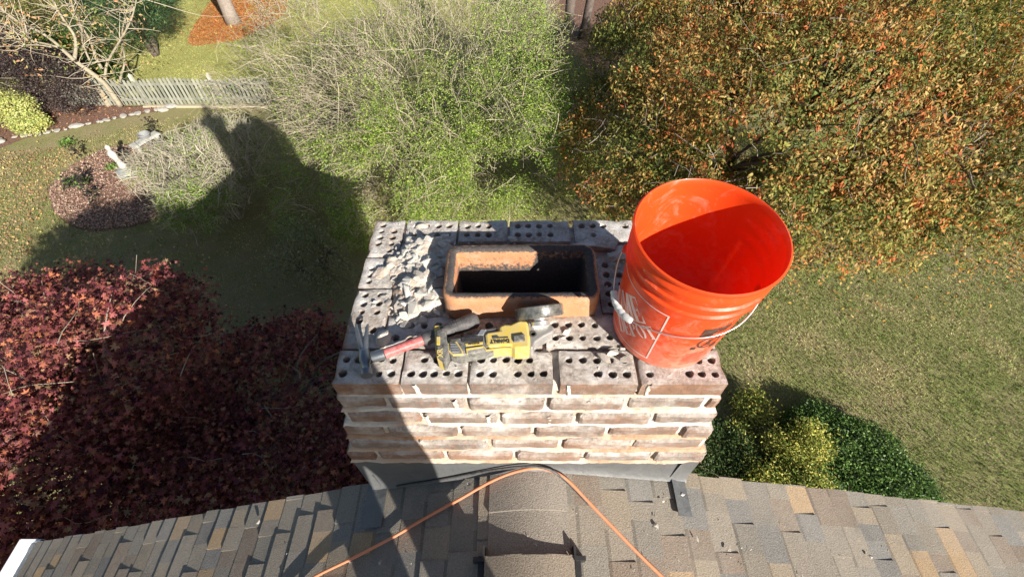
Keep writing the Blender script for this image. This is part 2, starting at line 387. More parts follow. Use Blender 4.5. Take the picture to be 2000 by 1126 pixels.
poly_sheet('bare_soil_patch', [G(1540, 470), G(1640, 430), G(1750, 430), G(1720, 500), G(1640, 520), G(1560, 510)], GZ+.006, M['soil'])

def leafmesh(P, D, N, L, W, tmpl, cols):
    """P positions, D leaf axis, N approximate normal, L, W sizes. one small mesh per leaf, all joined"""
    D = D/np.linalg.norm(D, axis=1, keepdims=True); S = np.cross(N, D); S /= np.linalg.norm(S, axis=1, keepdims=True)+1e-9; N = np.cross(D, S)
    T, F = tmpl; T = np.array(T); n = len(P); m = len(T)
    V = P[:, None]+D[:, None]*(T[:, 0][None, :, None]*L[:, None, None])+S[:, None]*(T[:, 1][None, :, None]*W[:, None, None])+N[:, None]*(T[:, 2][None, :, None]*L[:, None, None])
    Fa = (np.array(F)[None]+np.arange(n)[:, None, None]*m).reshape(-1, len(F[0]))
    C = np.repeat(cols, m, axis=0)
    return V.reshape(-1, 3), Fa, C
T_DIA = ([(0, 0, 0), (.5, -.5, .06), (1, 0, -.05), (.5, .5, .06)], [(0, 1, 2, 3)])
T_LAN = ([(0, 0, 0), (.3, -.5, .05), (.3, .5, .05), (.7, -.38, -.02), (.7, .38, -.02), (1, 0, -.2), (.3, 0, 0), (.7, 0, -.07)], [(0, 1, 6, 2), (1, 3, 7, 6), (6, 7, 4, 2), (3, 5, 4, 7)])
_mp = []
for a, r_ in ((-150, .35), (-105, .75), (-72, .38), (-48, .95), (-25, .42), (0, 1.08), (25, .42), (48, .95), (72, .38), (105, .75), (150, .35)):
    _mp.append((.45+.55*r_*math.cos(R(a)), .55*r_*math.sin(R(a)), -.12*r_*r_))
T_MAP = ([(.45, 0, 0)]+_mp, [(0, i, i+1) for i in range(1, 11)])

def rnd(n): return rs.normal(size=(n, 3))
def pal(n, colors, wts, jit=.25):
    c = np.array(colors)[rs.choice(len(colors), n, p=np.array(wts)/sum(wts))]
    return np.clip(c*(1+jit*rs.uniform(-1, 1, (n, 1)))*(1+.08*rs.uniform(-1, 1, (n, 3))), 0.003, 1)
def scatter_in_poly(n, poly):
    poly = np.array(poly); lo, hi = poly.min(0), poly.max(0); P = rs.uniform(lo, hi, (n, 2)); ins = np.zeros(n, bool); m = len(poly)
    for i in range(m):
        a, b = poly[i], poly[(i+1) % m]
        c = ((a[1] > P[:, 1]) != (b[1] > P[:, 1])) & (P[:, 0] < (b[0]-a[0])*(P[:, 1]-a[1])/(b[1]-a[1]+1e-12)+a[0]); ins ^= c
    return P[ins]
def litter(name, P2, z, L, W, colors, wts, label, mat='litter', up=.8, h=.02):
    n = len(P2); P = np.c_[P2, z+rs.uniform(0.004, h, n)]; D = rnd(n); D[:, 2] *= .25; N = rnd(n)*(1-up); N[:, 2] += 1
    V, F, C = leafmesh(P, D, N, rs.uniform(*L, n), rs.uniform(*W, n), T_DIA, pal(n, colors, wts))
    o = obj(name, mesh_from(name, V, F, M[mat], C)); tag(o, label, 'leaves' if 'lea' in name else 'ground cover', kind='stuff'); return o
TANS = [(.42, .27, .13), (.50, .36, .20), (.30, .17, .08), (.60, .42, .16), (.24, .13, .07)]
# grass blades over the near lawns
def blades(poly, dens, name, label, cols, wts):
    A = np.array(poly); area = .5*abs(np.dot(A[:, 0], np.roll(A[:, 1], 1))-np.dot(A[:, 1], np.roll(A[:, 0], 1)))
    P = scatter_in_poly(int(dens*area*1.6), poly); n = len(P)
    P3 = np.c_[P, np.full(n, GZ)]; D = rnd(n)*.55; D[:, 2] = 1
    t = fbm(np.c_[P, np.zeros(n)], .8, 4); t2 = fbm(np.c_[P, np.zeros(n)], 3., 8)
    c = pal(n, cols[:2], wts[:2]); c2 = pal(n, cols[2:], wts[2:]); m = (t+.7*t2+rs.uniform(-.5, .5, n)) > .2; c[m] = c2[m]; c = np.clip(c*(1+.5*t2+.35*t)[:, None], .02, 1)
    V, F, C = leafmesh(P3, D, rnd(n), rs.uniform(.03, .065, n), rs.uniform(.008, .016, n), T_DIA, c)
    o = obj(name, mesh_from(name, V, F, M['grass'], C)); tag(o, label, 'grass', kind='stuff')
GC = [(.17, .26, .06), (.26, .36, .09), (.44, .40, .21), (.36, .30, .17)]
blades([(-1.5, 3.2), (-1.5, 6.5), (1.3, 7.6), (4, 12), (15, 12), (17, -4), (2.5, -4), (2.5, .4), (.8, .8)], 1000, 'lawn_grass', 'short green and tan grass of the lawn right of the chimney', GC, (1.2, 1, .8, .6))
blades([G(-40, 330), G(100, 290), G(330, 230), G(470, 215), G(560, 400), G(700, 560), G(600, 650), G(300, 640), G(-40, 640)], 700, 'lawn_grass', 'short olive grass of the lawn round the mulch bed', [(.20, .25, .07), (.29, .33, .10), (.45, .39, .19), (.38, .31, .16)], (1, 1, 1, .6))
blades([(-16, 13.9), (-6, 13.9), (-5, 19), (-7, 26), (-20, 27), (-22, 18)], 330, 'lawn_grass', 'yellow green grass of the lawn beyond the fence', [(.36, .38, .12), (.44, .46, .16), (.50, .46, .2), (.30, .33, .1)], (2, 2, 1, 1))
litter('fallen_leaves', scatter_in_poly(500, [(-16, 13.9), (-6, 13.9), (-5, 19), (-7, 26), (-20, 27), (-22, 18)]), GZ+.03, (.05, .1), (.03, .05), TANS, (3, 3, 2, 1, 1), 'thinly scattered dry leaves on the lawn beyond the fence')
bl = np.array(bedpts); cb = bl.mean(0)
litter('bark_mulch', scatter_in_poly(32000, cb+(bl-cb)*.985), GZ+.03, (.03, .07), (.02, .04), [(.46, .30, .23), (.33, .20, .15), (.62, .46, .35), (.16, .10, .08)], (3, 3, 2.5, 1.5), 'brown bark mulch covering the rounded garden bed', h=.05)
litter('fallen_leaves', scatter_in_poly(3500, [G(-40, 300), G(180, 285), G(120, 330), G(90, 400), G(60, 500), G(-40, 520)]), GZ+.02, (.05, .09), (.03, .05), TANS, (3, 3, 2, 1, 1), 'tan fallen leaves on the grass at the left edge')
litter('fallen_leaves', scatter_in_poly(1500, [G(-40, 300), G(340, 225), G(470, 215), G(600, 400), G(560, 600), G(-40, 620)]), GZ+.04, (.04, .08), (.025, .045), TANS, (3, 3, 1, 2, 1), 'scattered pale leaves on the lawn round the mulch bed')
litter('fallen_leaves', scatter_in_poly(4500, border), GZ+.02, (.05, .1), (.03, .05), [(.42, .20, .12), (.5, .3, .18), (.28, .13, .08)], (2, 1, 2), 'reddish leaf litter in the border behind the stone edging')
lp = scatter_in_poly(16000, [G(1110, 300), G(2060, 250), G(2060, 620), G(1700, 640), G(1540, 600), G(1300, 640), G(1110, 500)])
cen = np.array(G(1650, 400)); keep = rs.rand(len(lp)) < np.exp(-np.linalg.norm((lp-cen)*[.5, 1], axis=1)**2/4.5)*.85+.004
litter('fallen_leaves', lp[keep], GZ+.04, (.06, .11), (.03, .05), [(.55, .25, .05), (.62, .42, .10), (.35, .16, .06), (.5, .32, .16)], (3, 3, 2, 2), 'orange and yellow leaves fallen on the lawn under the autumn tree')
pc_ = np.array(G(460, 40)); sp_ = rs.normal(size=(1500, 2))*[1.5, 1.3]+pc_
litter('pine_straw', sp_, GZ+.02, (.12, .25), (.01, .02), [(.58, .22, .06), (.66, .30, .10), (.40, .14, .05)], (3, 2, 2), 'loose pine straw spilling over the edge of its bed onto the grass', h=.04)
litter('pine_straw', scatter_in_poly(6000, [G(372, 82), G(430, 82), G(480, 70), G(545, 36), G(560, 0), G(420, -20)]), GZ+.02, (.12, .25), (.01, .02), [(.58, .22, .06), (.66, .30, .10), (.40, .14, .05)], (3, 2, 2), 'orange pine straw round the foot of the pine trunk', h=.05)

# ================================================================== HOUSE
RX = [-3, -2.60, -.54, -.08, .02, .12, .54, 2.15, 3]; RZ = [-1.99, -1.785, -.70, -.50, -.47, -.49, -.59, -1.10, -1.37]
def rz(x): return float(np.interp(x, RX, RZ))
def onroof(x, y, up=0):
    d = ray(x, y); t = np.linspace(.5, 6, 5000)[:, None]*d+CAM; i = int(np.argmax(t[:, 2] < np.interp(t[:, 0], RX, RZ)+up)); return t[i]
house = empty('house', (0, -2, GZ), 'shingle roofed house in the foreground with a brick chimney at its gable end', 'house')
def hp(o): o.parent = house; o.matrix_parent_inverse = Matrix.Translation((0, 2, -GZ)); return o
XL, XR, YF, YB = -2.60, 2.15, -.03, -5.0
# shingle field: laminated tabs, every one a little slab of its own thickness and colour, all in the roof's mesh
rb = MB()
SC = [((.215, .20, .18), 6), ((.235, .21, .18), 6), ((.19, .185, .18), 3), ((.215, .175, .145), 4), ((.34, .245, .155), 2.4), ((.26, .22, .175), 3)]
def tabcol():
    w_ = np.array([s[1] for s in SC]); c = np.array(SC[rs.choice(len(SC), p=w_/w_.sum())][0]); return c*rs.uniform(.9, 1.12)
def slab(xa, xb, ya, yb, h0, h1, c):
    """from the upper line xa to the butt line xb; dark shadow band printed along the upper edge"""
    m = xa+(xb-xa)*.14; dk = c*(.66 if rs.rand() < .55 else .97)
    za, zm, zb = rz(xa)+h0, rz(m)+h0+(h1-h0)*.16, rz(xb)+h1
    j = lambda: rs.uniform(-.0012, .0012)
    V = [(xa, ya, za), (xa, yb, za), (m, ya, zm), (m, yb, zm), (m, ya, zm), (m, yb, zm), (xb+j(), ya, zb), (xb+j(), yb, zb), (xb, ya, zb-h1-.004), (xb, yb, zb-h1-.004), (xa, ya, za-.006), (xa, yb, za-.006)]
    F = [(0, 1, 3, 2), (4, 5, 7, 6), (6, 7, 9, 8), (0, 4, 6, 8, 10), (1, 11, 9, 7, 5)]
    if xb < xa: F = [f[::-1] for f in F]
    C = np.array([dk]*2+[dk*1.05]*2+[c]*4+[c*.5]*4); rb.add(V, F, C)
E_ = .086
for sgn, x_end in ((-1, XL-.03), (1, XR+.03)):
    x = .06*sgn; kk = 0
    while abs(x) < abs(x_end):
        xb = x+sgn*E_
        if abs(xb) > abs(x_end): xb = x_end
        yf = YF+rs.uniform(-.002, .006)
        y = yf+rs.uniform(0, .1)
        first = True
        while y > YB:
            ln = rs.uniform(.05, .125); y1 = y-ln; tooth = rs.rand() < .55; c = tabcol()
            ya = min(y, yf)
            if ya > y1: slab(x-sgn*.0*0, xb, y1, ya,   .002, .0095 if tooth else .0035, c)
            y = y1
        x = xb; kk += 1
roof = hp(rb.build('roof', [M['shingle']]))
tag(roof, 'asphalt shingle roof in mixed grey, brown and tan tabs')
db = MB()                                # roof deck under the shingles and its rake edge
for a, b in zip(RX[:-1], RX[1:]):
    a, b = max(a, XL-.02), min(b, XR+.02)
    if a < b: db.add([(x, y, rz(x)+dz) for x in (a, b) for y in (YB, YF-.012) for dz in (-.03, -.004)], [(0, 1, 3, 2), (4, 6, 7, 5), (0, 4, 5, 1), (2, 3, 7, 6), (0, 2, 6, 4), (1, 5, 7, 3)])
db.build('roof_deck', [M['siding']], roof)
# ridge cap shingles
cbm = MB(); y = YF-.015; cols_ = []
capY = [-.03, -.17, -.287]
def cap(y0, y1, h, wdt=.118, c=None, lift=0.):
    n = 10; c = np.array((.24, .205, .17)) if c is None else c; V = []
    for q, (yy, hh) in enumerate(((y0, h-.006), (y1, h))):
        for i in range(n+1):
            x = .005-wdt+2*wdt*i/n; z = sum(rz(x+o_) for o_ in np.linspace(-.07, .07, 9))/9+hh+lift+.005*(1-((x-.005)/wdt)**2); V.append((x, yy, z))
    for i in range(n+1): V.append((V[n+1+i][0], y1, V[n+1+i][2]-.008-lift))
    F = [(i, n+1+i, n+2+i, i+1) for i in range(n)]+[(n+1+i, 2*n+2+i, 2*n+3+i, n+2+i) for i in range(n)]
    F += [(0, 2*n+2, n+1), (n, 2*n+1, 3*n+2)]
    cbm.add(V, F, c)
cc = [np.array((.27, .245, .22)), np.array((.25, .225, .20))]
cap(-.03, -.17, .016, c=cc[0]); cap(-.165, -.30, .014, c=cc[1])
rc = cbm.build('ridge_cap', [M['shingle']], roof, auto=30)
# ridge vent: raised, capped, with black plastic end brackets
vb = MB(); cbm = MB()
for q in range(14): cap(-.287-.33*q, -.287-.33*(q+1), .016, .125, lift=.024)
rv = hp(cbm.build('ridge_vent', [M['shingle']], auto=30)); rv['label'] = 'raised ridge vent capped with granular shingles'
fb = MB(); fb.add([(.005-.115+.023*i, -.289, rz(.005-.115+.023*i)+dz) for dz in (.004, .036) for i in range(11)], [(i, i+1, i+12, i+11) for i in range(10)])
fb.build('foam_end', [M['black']], rv)
for sx_ in (-1, 1):
    b = MB(); x0 = .005+sx_*.128
    b.box(min(x0, x0+sx_*.016), max(x0, x0+sx_*.016), -4.9, -.285, rz(x0)+.0, rz(x0)+.022)
    for q in range(14): b.box(min(x0, x0+sx_*.03), max(x0, x0+sx_*.03), -.30-.33*q, -.288-.33*q, rz(x0+sx_*.03)+.0, rz(x0)+.032)
    b.box(x0-.003, x0+.003, -.30, -.262, rz(x0)+.002, rz(x0)+.040)
    b.build('end_bracket', [M['black']], rv)
# gutters, fascia, walls
def gutter(xe, sgn):
    b = MB(); z = rz(xe)-.02
    prof = [(0, -.10), (.02*sgn, -.12), (.09*sgn, -.12), (.105*sgn, -.06), (.125*sgn, -.0), (.118*sgn, .0), (.098*sgn, -.06), (.085*sgn, -.112), (.025*sgn, -.112), (.008*sgn, -.095), (.008*sgn, 0), (0, 0)]
    V = [(xe+px, yy, z+pz) for yy in (YF+.02, YB) for px, pz in prof]; n = len(prof)
    F = [(i, (i+1) % n, (i+1) % n+n, i+n) for i in range(n)]+[tuple(range(n)), tuple(range(2*n-1, n-1, -1))]
    b.add(V, F); b.box(min(xe, xe+.12*sgn), max(xe, xe+.12*sgn), YF+.014, YF+.022, z-.12, z)
    return hp(b.build('gutter', [M['white']]))
gutter(XL-.035, -1); gutter(XR+.035, 1)
wb = MB(); wv_ = [(XL+.3, GZ), (XR-.3, GZ), (XR-.3, rz(XR-.3)-.06), (.54, rz(.54)-.06), (.02, rz(.02)-.06), (-.54, rz(-.54)-.06), (XL+.3, rz(XL+.3)-.06)]
n = len(wv_); V = [(x, y, z) for y in (-.30, YB+.3) for x, z in wv_]
wb.add(V, [tuple(range(n)), tuple(range(2*n-1, n-1, -1))]+[(i, i+n, (i+1) % n+n, (i+1) % n) for i in range(n)])
hp(wb.build('wall', [M['siding']]))
fbm_ = MB()                              # rake boards under the gable edge
for a, b in ((XL, -.54), (.54, XR)):
    fbm_ = MB(); fbm_.add([(x, y, rz(x)+dz) for x in (a, b) for y in (YF-.04, YF-.012) for dz in (-.17, -.031)], [(0, 1, 3, 2), (4, 6, 7, 5), (0, 4, 5, 1), (2, 3, 7, 6), (0, 2, 6, 4), (1, 5, 7, 3)])
    hp(fbm_.build('rake_board', [M['white']]))


# ------------------------------------------------------------------ chimney
W2 = .4765; CH = .0677; BH = .057; D0 = .572; ST = .0103
chim = MB()
def course(mb, z1, x0, x1, y0, y1, seed, off):
    """one ring of bricks around the stack"""
    L_ = .203; t = .092
    def row(a, b, fixed0, fixed1, axis, o):
        s = a-L_*o
        while s < b-.01:
            e = s+L_; p, q = max(s, a), min(e-.010, b); jf = rs.uniform(-.0045, .0045)
            if q-p > .025:
                if axis == 0: V, F = gridbox(p, q, fixed0+jf, fixed1+jf, z1-BH, z1, .012, .004, .0034, seed+int(s*50) % 60)
                else: V, F = gridbox(fixed0+jf, fixed1+jf, p, q, z1-BH, z1, .012, .004, .0034, seed+int(s*50) % 60)
                mb.add(V, F, np.array(brickcol())*rs.uniform(.85, 1.2)+rs.uniform(0, .05))
            s = e
    row(x0, x1, y0, y0+t, 0, off); row(x0, x1, y1-t, y1, 0, 1-off)
    row(y0+t+.01, y1-t-.01, x0, x0+t, 1, off*.5); row(y0+t+.01, y1-t-.01, x1-t, x1, 1, off*.5)
offs = [None, .35, .9, .40, .95, .55]
for i in range(1, 6):
    o = ST*i; course(chim, -CH*i, -W2-o, W2+o, -o, D0+o, i*7, offs[i])
o = ST*5-.012
for i in range(6, 9): course(chim, -CH*i, -W2-o, W2+o, -o, D0+o, i*7, (i*.5) % 1)
zsh = -CH*9
chim.box(-W2-o, W2+o, -.03, D0+o, -3.2, zsh, (.30, .18, .13)); chim.box(-W2-o-.0, W2+o, -.0295, D0+o+.001, GZ, -3.201, (.30, .18, .13))
chimney = hp(chim.build('chimney', [M['brick']], smooth=False))
tag(chimney, 'weathered brick chimney with ground out mortar joints and its crown broken off')
# mortar: rough white beds between the courses
mo = MB()
def bed(i, zlo, zhi, x0, x1, y0, y1, seed):
    """closed rough band"""
    def loop(ins, z):
        P = []
        st = .008
        xs = np.arange(x0+ins, x1-ins, st); ys = np.arange(y0+ins, y1-ins, st)
        P = [(x, y0+ins) for x in xs]+[(x1-ins, y) for y in ys]+[(x, y1-ins) for x in xs[::-1]]+[(x0+ins, y) for y in ys[::-1]]
        P = np.c_[np.array(P), np.full(len(P), z)]
        nrm = np.zeros_like(P); nrm[:len(xs), 1] = -1; nrm[len(xs):len(xs)+len(ys), 0] = 1; nrm[len(xs)+len(ys):2*len(xs)+len(ys), 1] = 1; nrm[2*len(xs)+len(ys):, 0] = -1
        d = fbm(P*[1, 1, 3], 28, seed)*.0035+vnoise(P, 90, seed+2)*.0015-np.clip(vnoise(P, 9, seed+3)-.1, 0, 1)*.010
        return P+nrm*d[:, None]
    ls = [loop(.012, zhi+.003), loop(.002, zhi-.002), loop(-.001, (zlo+zhi)/2), loop(-.003, zlo+.001), loop(.004, zlo-.004)]
    n = len(ls[0]); m_ = min(len(l) for l in ls)
    # equal sampling between loops
    V = []
    for l in ls:
        t = np.linspace(0, len(l)-1, n); V += [tuple(l[int(round(a))]) for a in t]
    F = [(r*n+j, (r+1)*n+j, (r+1)*n+(j+1) % n, r*n+(j+1) % n) for r in range(4) for j in range(n)]
    F = [f[::-1] for f in F]; VV = np.array(V); t_ = np.clip(.5+fbm(VV, 5, seed+60)*1.6+(.55 if i < 4 else -.45), 0, 1)[:, None]
    mo.add(V, F, t_*np.array([1., .99, .96])+(1-t_)*np.array([.74, .55, .42]))
for i in range(1, 7):
    o_hi = ST*(i-1); zhi = -CH*(i-1)-BH; zlo = -CH*i; o_ = ST*(i-.80)-.002
    bed(i, zlo, zhi, -W2-o_, W2+o_, -o_, D0+o_, i*3)
# inner mortar body behind the head joints
for i in range(0, 9):
    o_ = ST*min(i, 5)-(.012 if i else .022); zz = (-CH*i-BH-.004, -CH*i-(.028 if i == 0 else .004))
    mo.box(-W2-o_, -.20, -o_, D0+o_, *zz); mo.box(.165, W2+o_, -o_, D0+o_, *zz); mo.box(-.199, .164, -o_, .215, *zz); mo.box(-.199, .164, .372, D0+o_, *zz)
# smeared head joints of white mortar on the front face
for (px, i) in ((780, 0), (1083, 0), (1240, 0), (860, 1), (990, 1), (1122, 1), (807, 2), (927, 2), (1047, 2), (985, 0)):
    x = (px-1006)/(775/.953)*(1+.045*i); o_ = ST*i; V = []; n = 7
    for a in range(n):
        z = -CH*i-.002-BH*a/(n-1); wd = .006+.003*rs.rand(); sh = rs.uniform(-.002, .002)+.004*a/(n-1)
        for b in (-1, -.4, .4, 1): V.append((x+sh+b*wd, -o_-(.0035 if abs(b) < 1 else -.004)+rs.uniform(-.001, .001), z))
    if px == 985: continue
    mo.add(V, [(r*4+c, (r+1)*4+c, (r+1)*4+c+1, r*4+c+1) for r in range(n-1) for c in range(3)])
mortar = mo.build('mortar', [M['mortar']], chimney)
# top course: cored bricks
tc = MB(); RD = .0102; BR = []
def cb_(x0, x1, y0, y1, nx, ny, skip=(), seed=0, dz=0, tilt=0):
    BR.append((x0, x1, y0, y1)); cored_brick(tc, x0, x1, y0, y1, dz, BH, nx, ny, RD, skip, seed, tilt)
cb_(-W2, -.315, 0, .093, 5, 2, {(1, 0)}, 1)
cb_(-.309, -.151, 0, .093, 5, 2, {(0, 1)}, 2, .001)
cb_(-.143, .058, .001, .093, 6, 2, {(2, 0), (5, 1)}, 3)
cb_(.076, .262, .0, .092, 5, 2, {(0, 0), (1, 0)}, 4, .001)
cb_(.271, W2, .0, .094, 6, 2, {(1, 0), (2, 0)}, 5)
cb_(-.37, -.175, .104, .196, 5, 2, {(0, 1), (4, 0)}, 6, -.002)
cb_(-.168, .036, .104, .196, 5, 2, {(2, 1)}, 7, -.001)
cb_(.046, .235, .102, .198, 5, 2, {(4, 1)}, 8, .004)
cb_(.245, .375, .104, .198, 4, 2, {}, 18, .0)
cb_(-W2, -.383, .418, D0, 2, 5, {(1, 4), (0, 0)}, 9)
cb_(-W2, -.381, .30, .412, 2, 4, {(0, 3), (1, 0), (1, 1), (1, 2)}, 10, -.001)
cb_(-W2, -.378, .102, .293, 2, 6, {(0, 0), (0, 1), (1, 0), (1, 2)}, 11)
cb_(-.373, -.215, .478, D0, 4, 2, {}, 12)
cb_(-.208, -.058, .480, D0, 4, 2, {(3, 0), (3, 1)}, 13)
cb_(-.050, .135, .479, D0, 5, 2, {(4, 0), (4, 1)}, 14)
cb_(.150, .335, .478, D0, 5, 2, {(2, 0), (3, 0), (0, 0), (4, 0), (3, 1)}, 15)
cb_(.348, W2, .476, D0, 3, 2, {(0, 1)}, 16)
cb_(.203, .292, .215, .41, 2, 5, {(1, 4)}, 17, -.004)
cb_(W2-.093, W2, .104, .285, 2, 5, {}, 19); cb_(W2-.093, W2, .295, .466, 2, 4, {(1, 1)}, 20)
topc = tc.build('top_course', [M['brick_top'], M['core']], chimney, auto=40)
topc['label'] = 'exposed top course of cored bricks with rows of round holes'
# mortar crust lying over the top course (uneven sheet, sinks below the bricks where there is none)
def crust(name, x0, x1, y0, y1, hfun, st=.0045):
    xs = np.arange(x0, x1, st); ys = np.arange(y0, y1, st); X, Y = np.meshgrid(xs, ys); P = np.stack([X, Y, 0*X], -1).reshape(-1, 3)
    h = hfun(P); P[:, 2] = h; ny, nx = X.shape
    F = np.array([(j*nx+i, j*nx+i+1, (j+1)*nx+i+1, (j+1)*nx+i) for j in range(ny-1) for i in range(nx-1)])
    hh = h[F].max(1); kp = hh > (-.012 if name != 'joint_rubble' else -9)
    cc_ = P[F].mean(1); kp &= ~((cc_[:, 0] > -.21) & (cc_[:, 0] < .175) & (cc_[:, 1] > .205) & (cc_[:, 1] < .383))
    if name == 'joint_rubble':
        for (a, b_, c_, d_) in BR: kp &= ~((cc_[:, 0] > a+.003) & (cc_[:, 0] < b_-.003) & (cc_[:, 1] > c_+.003) & (cc_[:, 1] < d_-.003))
    F = F[kp]
    cols = np.array([(1., .99, .97)])*(1+.15*fbm(P, 20, 5)[:, None])
    return obj(name, mesh_from(name, P, F, M['mortar'], cols), chimney)
FX0, FX1, FY0, FY1 = -.226, .186, .196, .392
def hcrust(P):
    x, y = P[:, 0], P[:, 1]; f = lambda cx, cy, rx, ry, k_, h_: np.clip(k_-np.sqrt(((x-cx)/rx)**2+((y-cy)/ry)**2)+.28*fbm(P, 22, 7), 0, 1)*h_
    m = np.maximum.reduce([f(-.305, .35, .10, .165, 1.1, .03), f(-.30, .45, .07, .06, 1.1, .022), f(.34, .42, .10, .06, 1.1, .022), f(-.425, .345, .04, .045, 1., .012), f(-.375, .135, .03, .05, 1., .010), f(-.33, .545, .05, .02, 1., .008)])
    ter = fbm(P, 16, 2, 4); st_ = np.floor((ter+1)*4)/4-1; w_ = np.clip(m/.006, 0, 1)
    return m+w_*(.010*ter+.009*st_+.003*vnoise(P, 110, 4))-.03*(1-w_)
crust('mortar_crust', -W2+.004, -FX1-.02+.0, .01, .565, hcrust)
def hfill(P):
    x, y = P[:, 0], P[:, 1]; e = np.minimum.reduce([x+W2-.004, W2-.004-x, y-.004, D0-.004-y])
    return -.016+.010*fbm(P, 30, 21, 4)+.006*vnoise(P, 100, 9)-np.clip(.01-e, 0, 1)*3
fl = crust('joint_rubble', -W2+.004, W2-.004, .004, D0-.004, hfill, .007)
crust('mortar_crust', .19, W2-.004, .395, .565, lambda P: hcrust(P)*.9)

# clay flue liner
def rrect(x0, x1, y0, y1, r, n=6):
    P = []
    for cx, cy, a in ((x1-r, y0+r, -90), (x1-r, y1-r, 0), (x0+r, y1-r, 90), (x0+r, y0+r, 180)):
        P += [(cx+r*math.cos(R(a+90*i/n)), cy+r*math.sin(R(a+90*i/n))) for i in range(n+1)]
    return P
def dens(P, m=6):
    Q = []
    for i in range(len(P)):
        a, b = P[i], P[(i+1) % len(P)]; k_ = max(1, int(math.hypot(b[0]-a[0], b[1]-a[1])/.015))
        Q += [(a[0]+(b[0]-a[0])*t/k_, a[1]+(b[1]-a[1])*t/k_) for t in range(k_)]
    return Q
ou = dens(rrect(-.222, .186, .196, .392, .034)); cx_, cy_ = -.018, .294
def inset(P, d):
    n = len(P); out = []
    for i in range(n):
        a, b = np.array(P[i-1]), np.array(P[(i+1) % n]); t = b-a; t /= np.linalg.norm(t)+1e-9; out.append((P[i][0]-t[1]*d, P[i][1]+t[0]*d))
    return out
fv = []; fc = []; fl_ = MB(); FT = .078
lv = [(0, -.5, .0), (0, -.06, .0), (0, -.02, .25), (0, .0, .1), (0, .03, .0), (0, .055, .0), (0, FT-.008, .1), (.003, FT-.002, .35), (.007, FT, .50), (.013, FT+.001, .92), (.021, FT, 1.0), (.025, FT-.004, .7), (.026, FT-.012, .30), (.0265, FT-.03, .34), (.027, FT-.05, .40), (.027, FT-.08, .75), (.027, FT-.14, 1.0), (.027, -.9, 1.)]
for d, z, s_ in lv:
    for (x, y) in inset(ou, d):
        q = np.array([[x, y, z]]); a = fbm(q, 14, 31)[0]
        ss = s_
        if d > .02 and z < FT-.005 and (y < .25 or x > .02): ss = max(ss, .62 if z > 0.04 and y > .25 else 1)
        fv.append((x+.0015*a, y+.0015*a, z+.002*a*(z > 0)+.004*(x)*(z > 0))); fc.append((ss, ss, ss))
n = len(ou); F = [(i*n+j, i*n+(j+1) % n, (i+1)*n+(j+1) % n, (i+1)*n+j) for i in range(len(lv)-1) for j in range(n)]
F.append(tuple((len(lv)-1)*n+j for j in range(n)))
fl_.add(fv, F, np.array(fc)); flue = fl_.build('flue_liner', [M['clay']], chimney, auto=60); flue['label'] = 'orange clay flue liner with sooty rim'
# hollow the crust/fill inside the flue is hidden by the liner floor far below
# flashing: bent grey sheets at the foot of the stack
ab = MB(); yF = -ST*5+.012-.006; nn = 26; V = []
for i in range(nn+1):
    x = -.53+1.058*i/nn; wob = fbm(np.array([[x*3, 0, 0]]), 2, 3)[0]*.003
    V += [(x, yF+wob, -CH*5-BH-.008), (x, yF-.003+wob, (rz(x)-.4)/2), (x, yF-.006+wob, rz(x)+.024), (x, yF-.016, rz(x)+.013)]
ab.add(V, [(i*4+j, i*4+j+1, (i+1)*4+j+1, (i+1)*4+j) for i in range(nn) for j in range(3)])
fa = ab.build('flashing', [M['lead']], chimney, smooth=True); fa['label'] = 'grey lead apron flashing folded across the front foot of the stack'
for xs_, y1_ in (((-.548, -.472), -.178), ((.476, .522), -.164)):
    b = MB(); V = []
    for q, yy in enumerate(np.linspace(-.03, y1_, 6)):
        for x in (xs_[0], (xs_[0]+xs_[1])/2, xs_[1]): V.append((x, yy, rz(x)+.0155+.002*rs.rand()+(.004 if x == xs_[0] else 0)))
    m = len(V); V += [(a, b_, c-.004) for a, b_, c in V]
    b.add(V, [(r*3+c, r*3+c+1, (r+1)*3+c+1, (r+1)*3+c) for r in range(5) for c in range(2)]+[(15, 16, 16+m, 15+m), (16, 17, 17+m, 16+m)]+[(r*3, (r+1)*3, (r+1)*3+m, r*3+m) for r in range(5)]+[(r*3+2, r*3+2+m, (r+1)*3+2+m, (r+1)*3+2) for r in range(5)])
    # upstand against the stack
    xo = xs_[0] if xs_[0] < 0 else xs_[1]; b.add([(xo*.985, -.030, rz(xo)+.02), (xo*.985, -.030, rz(xo)+.16), (xo*.9, yF-.006, rz(xo)+.16), (xo*.9, yF-.006, rz(xo)+.02)], [(0, 1, 2, 3)])
    b.build('flashing', [M['lead']], chimney)

# ================================================================== BUCKET
th = math.atan(.0826)
bk = empty('bucket', (.349, .166, .0125), 'orange plastic five gallon bucket standing tilted on the right corner of the chimney', 'bucket', rot=(th, 0, 0)); bk.scale = (.98, .98, .98)
def brad(z): return .131+.0425*z
prof = [(0, .004), (.122, .004), (.127, .0), (.131, .006)]+[(brad(z), z) for z in np.linspace(.012, .255, 12)]
prof += [(.1425, .262), (.1425, .268), (.1495, .271), (.1500, .280), (.1448, .284), (.1450, .299), (.1505, .302), (.1508, .311), (.1462, .315), (.1465, .331), (.1512, .334), (.1514, .343), (.1480, .347), (.1485, .357), (.1535, .360), (.1545, .364), (.1540, .368), (.1505, .370), (.1480, .367), (.1470, .355), (.1440, .28), (.1405, .26), (.130, .03), (.124, .008), (0, .008)]
b = MB(); b.lathe(prof, 96); body = b.build('body', [M['bucket']], bk, auto=50)
def bp(phi, z, dr=0): r = brad(z)+dr; return (r*math.cos(phi), r*math.sin(phi), z)
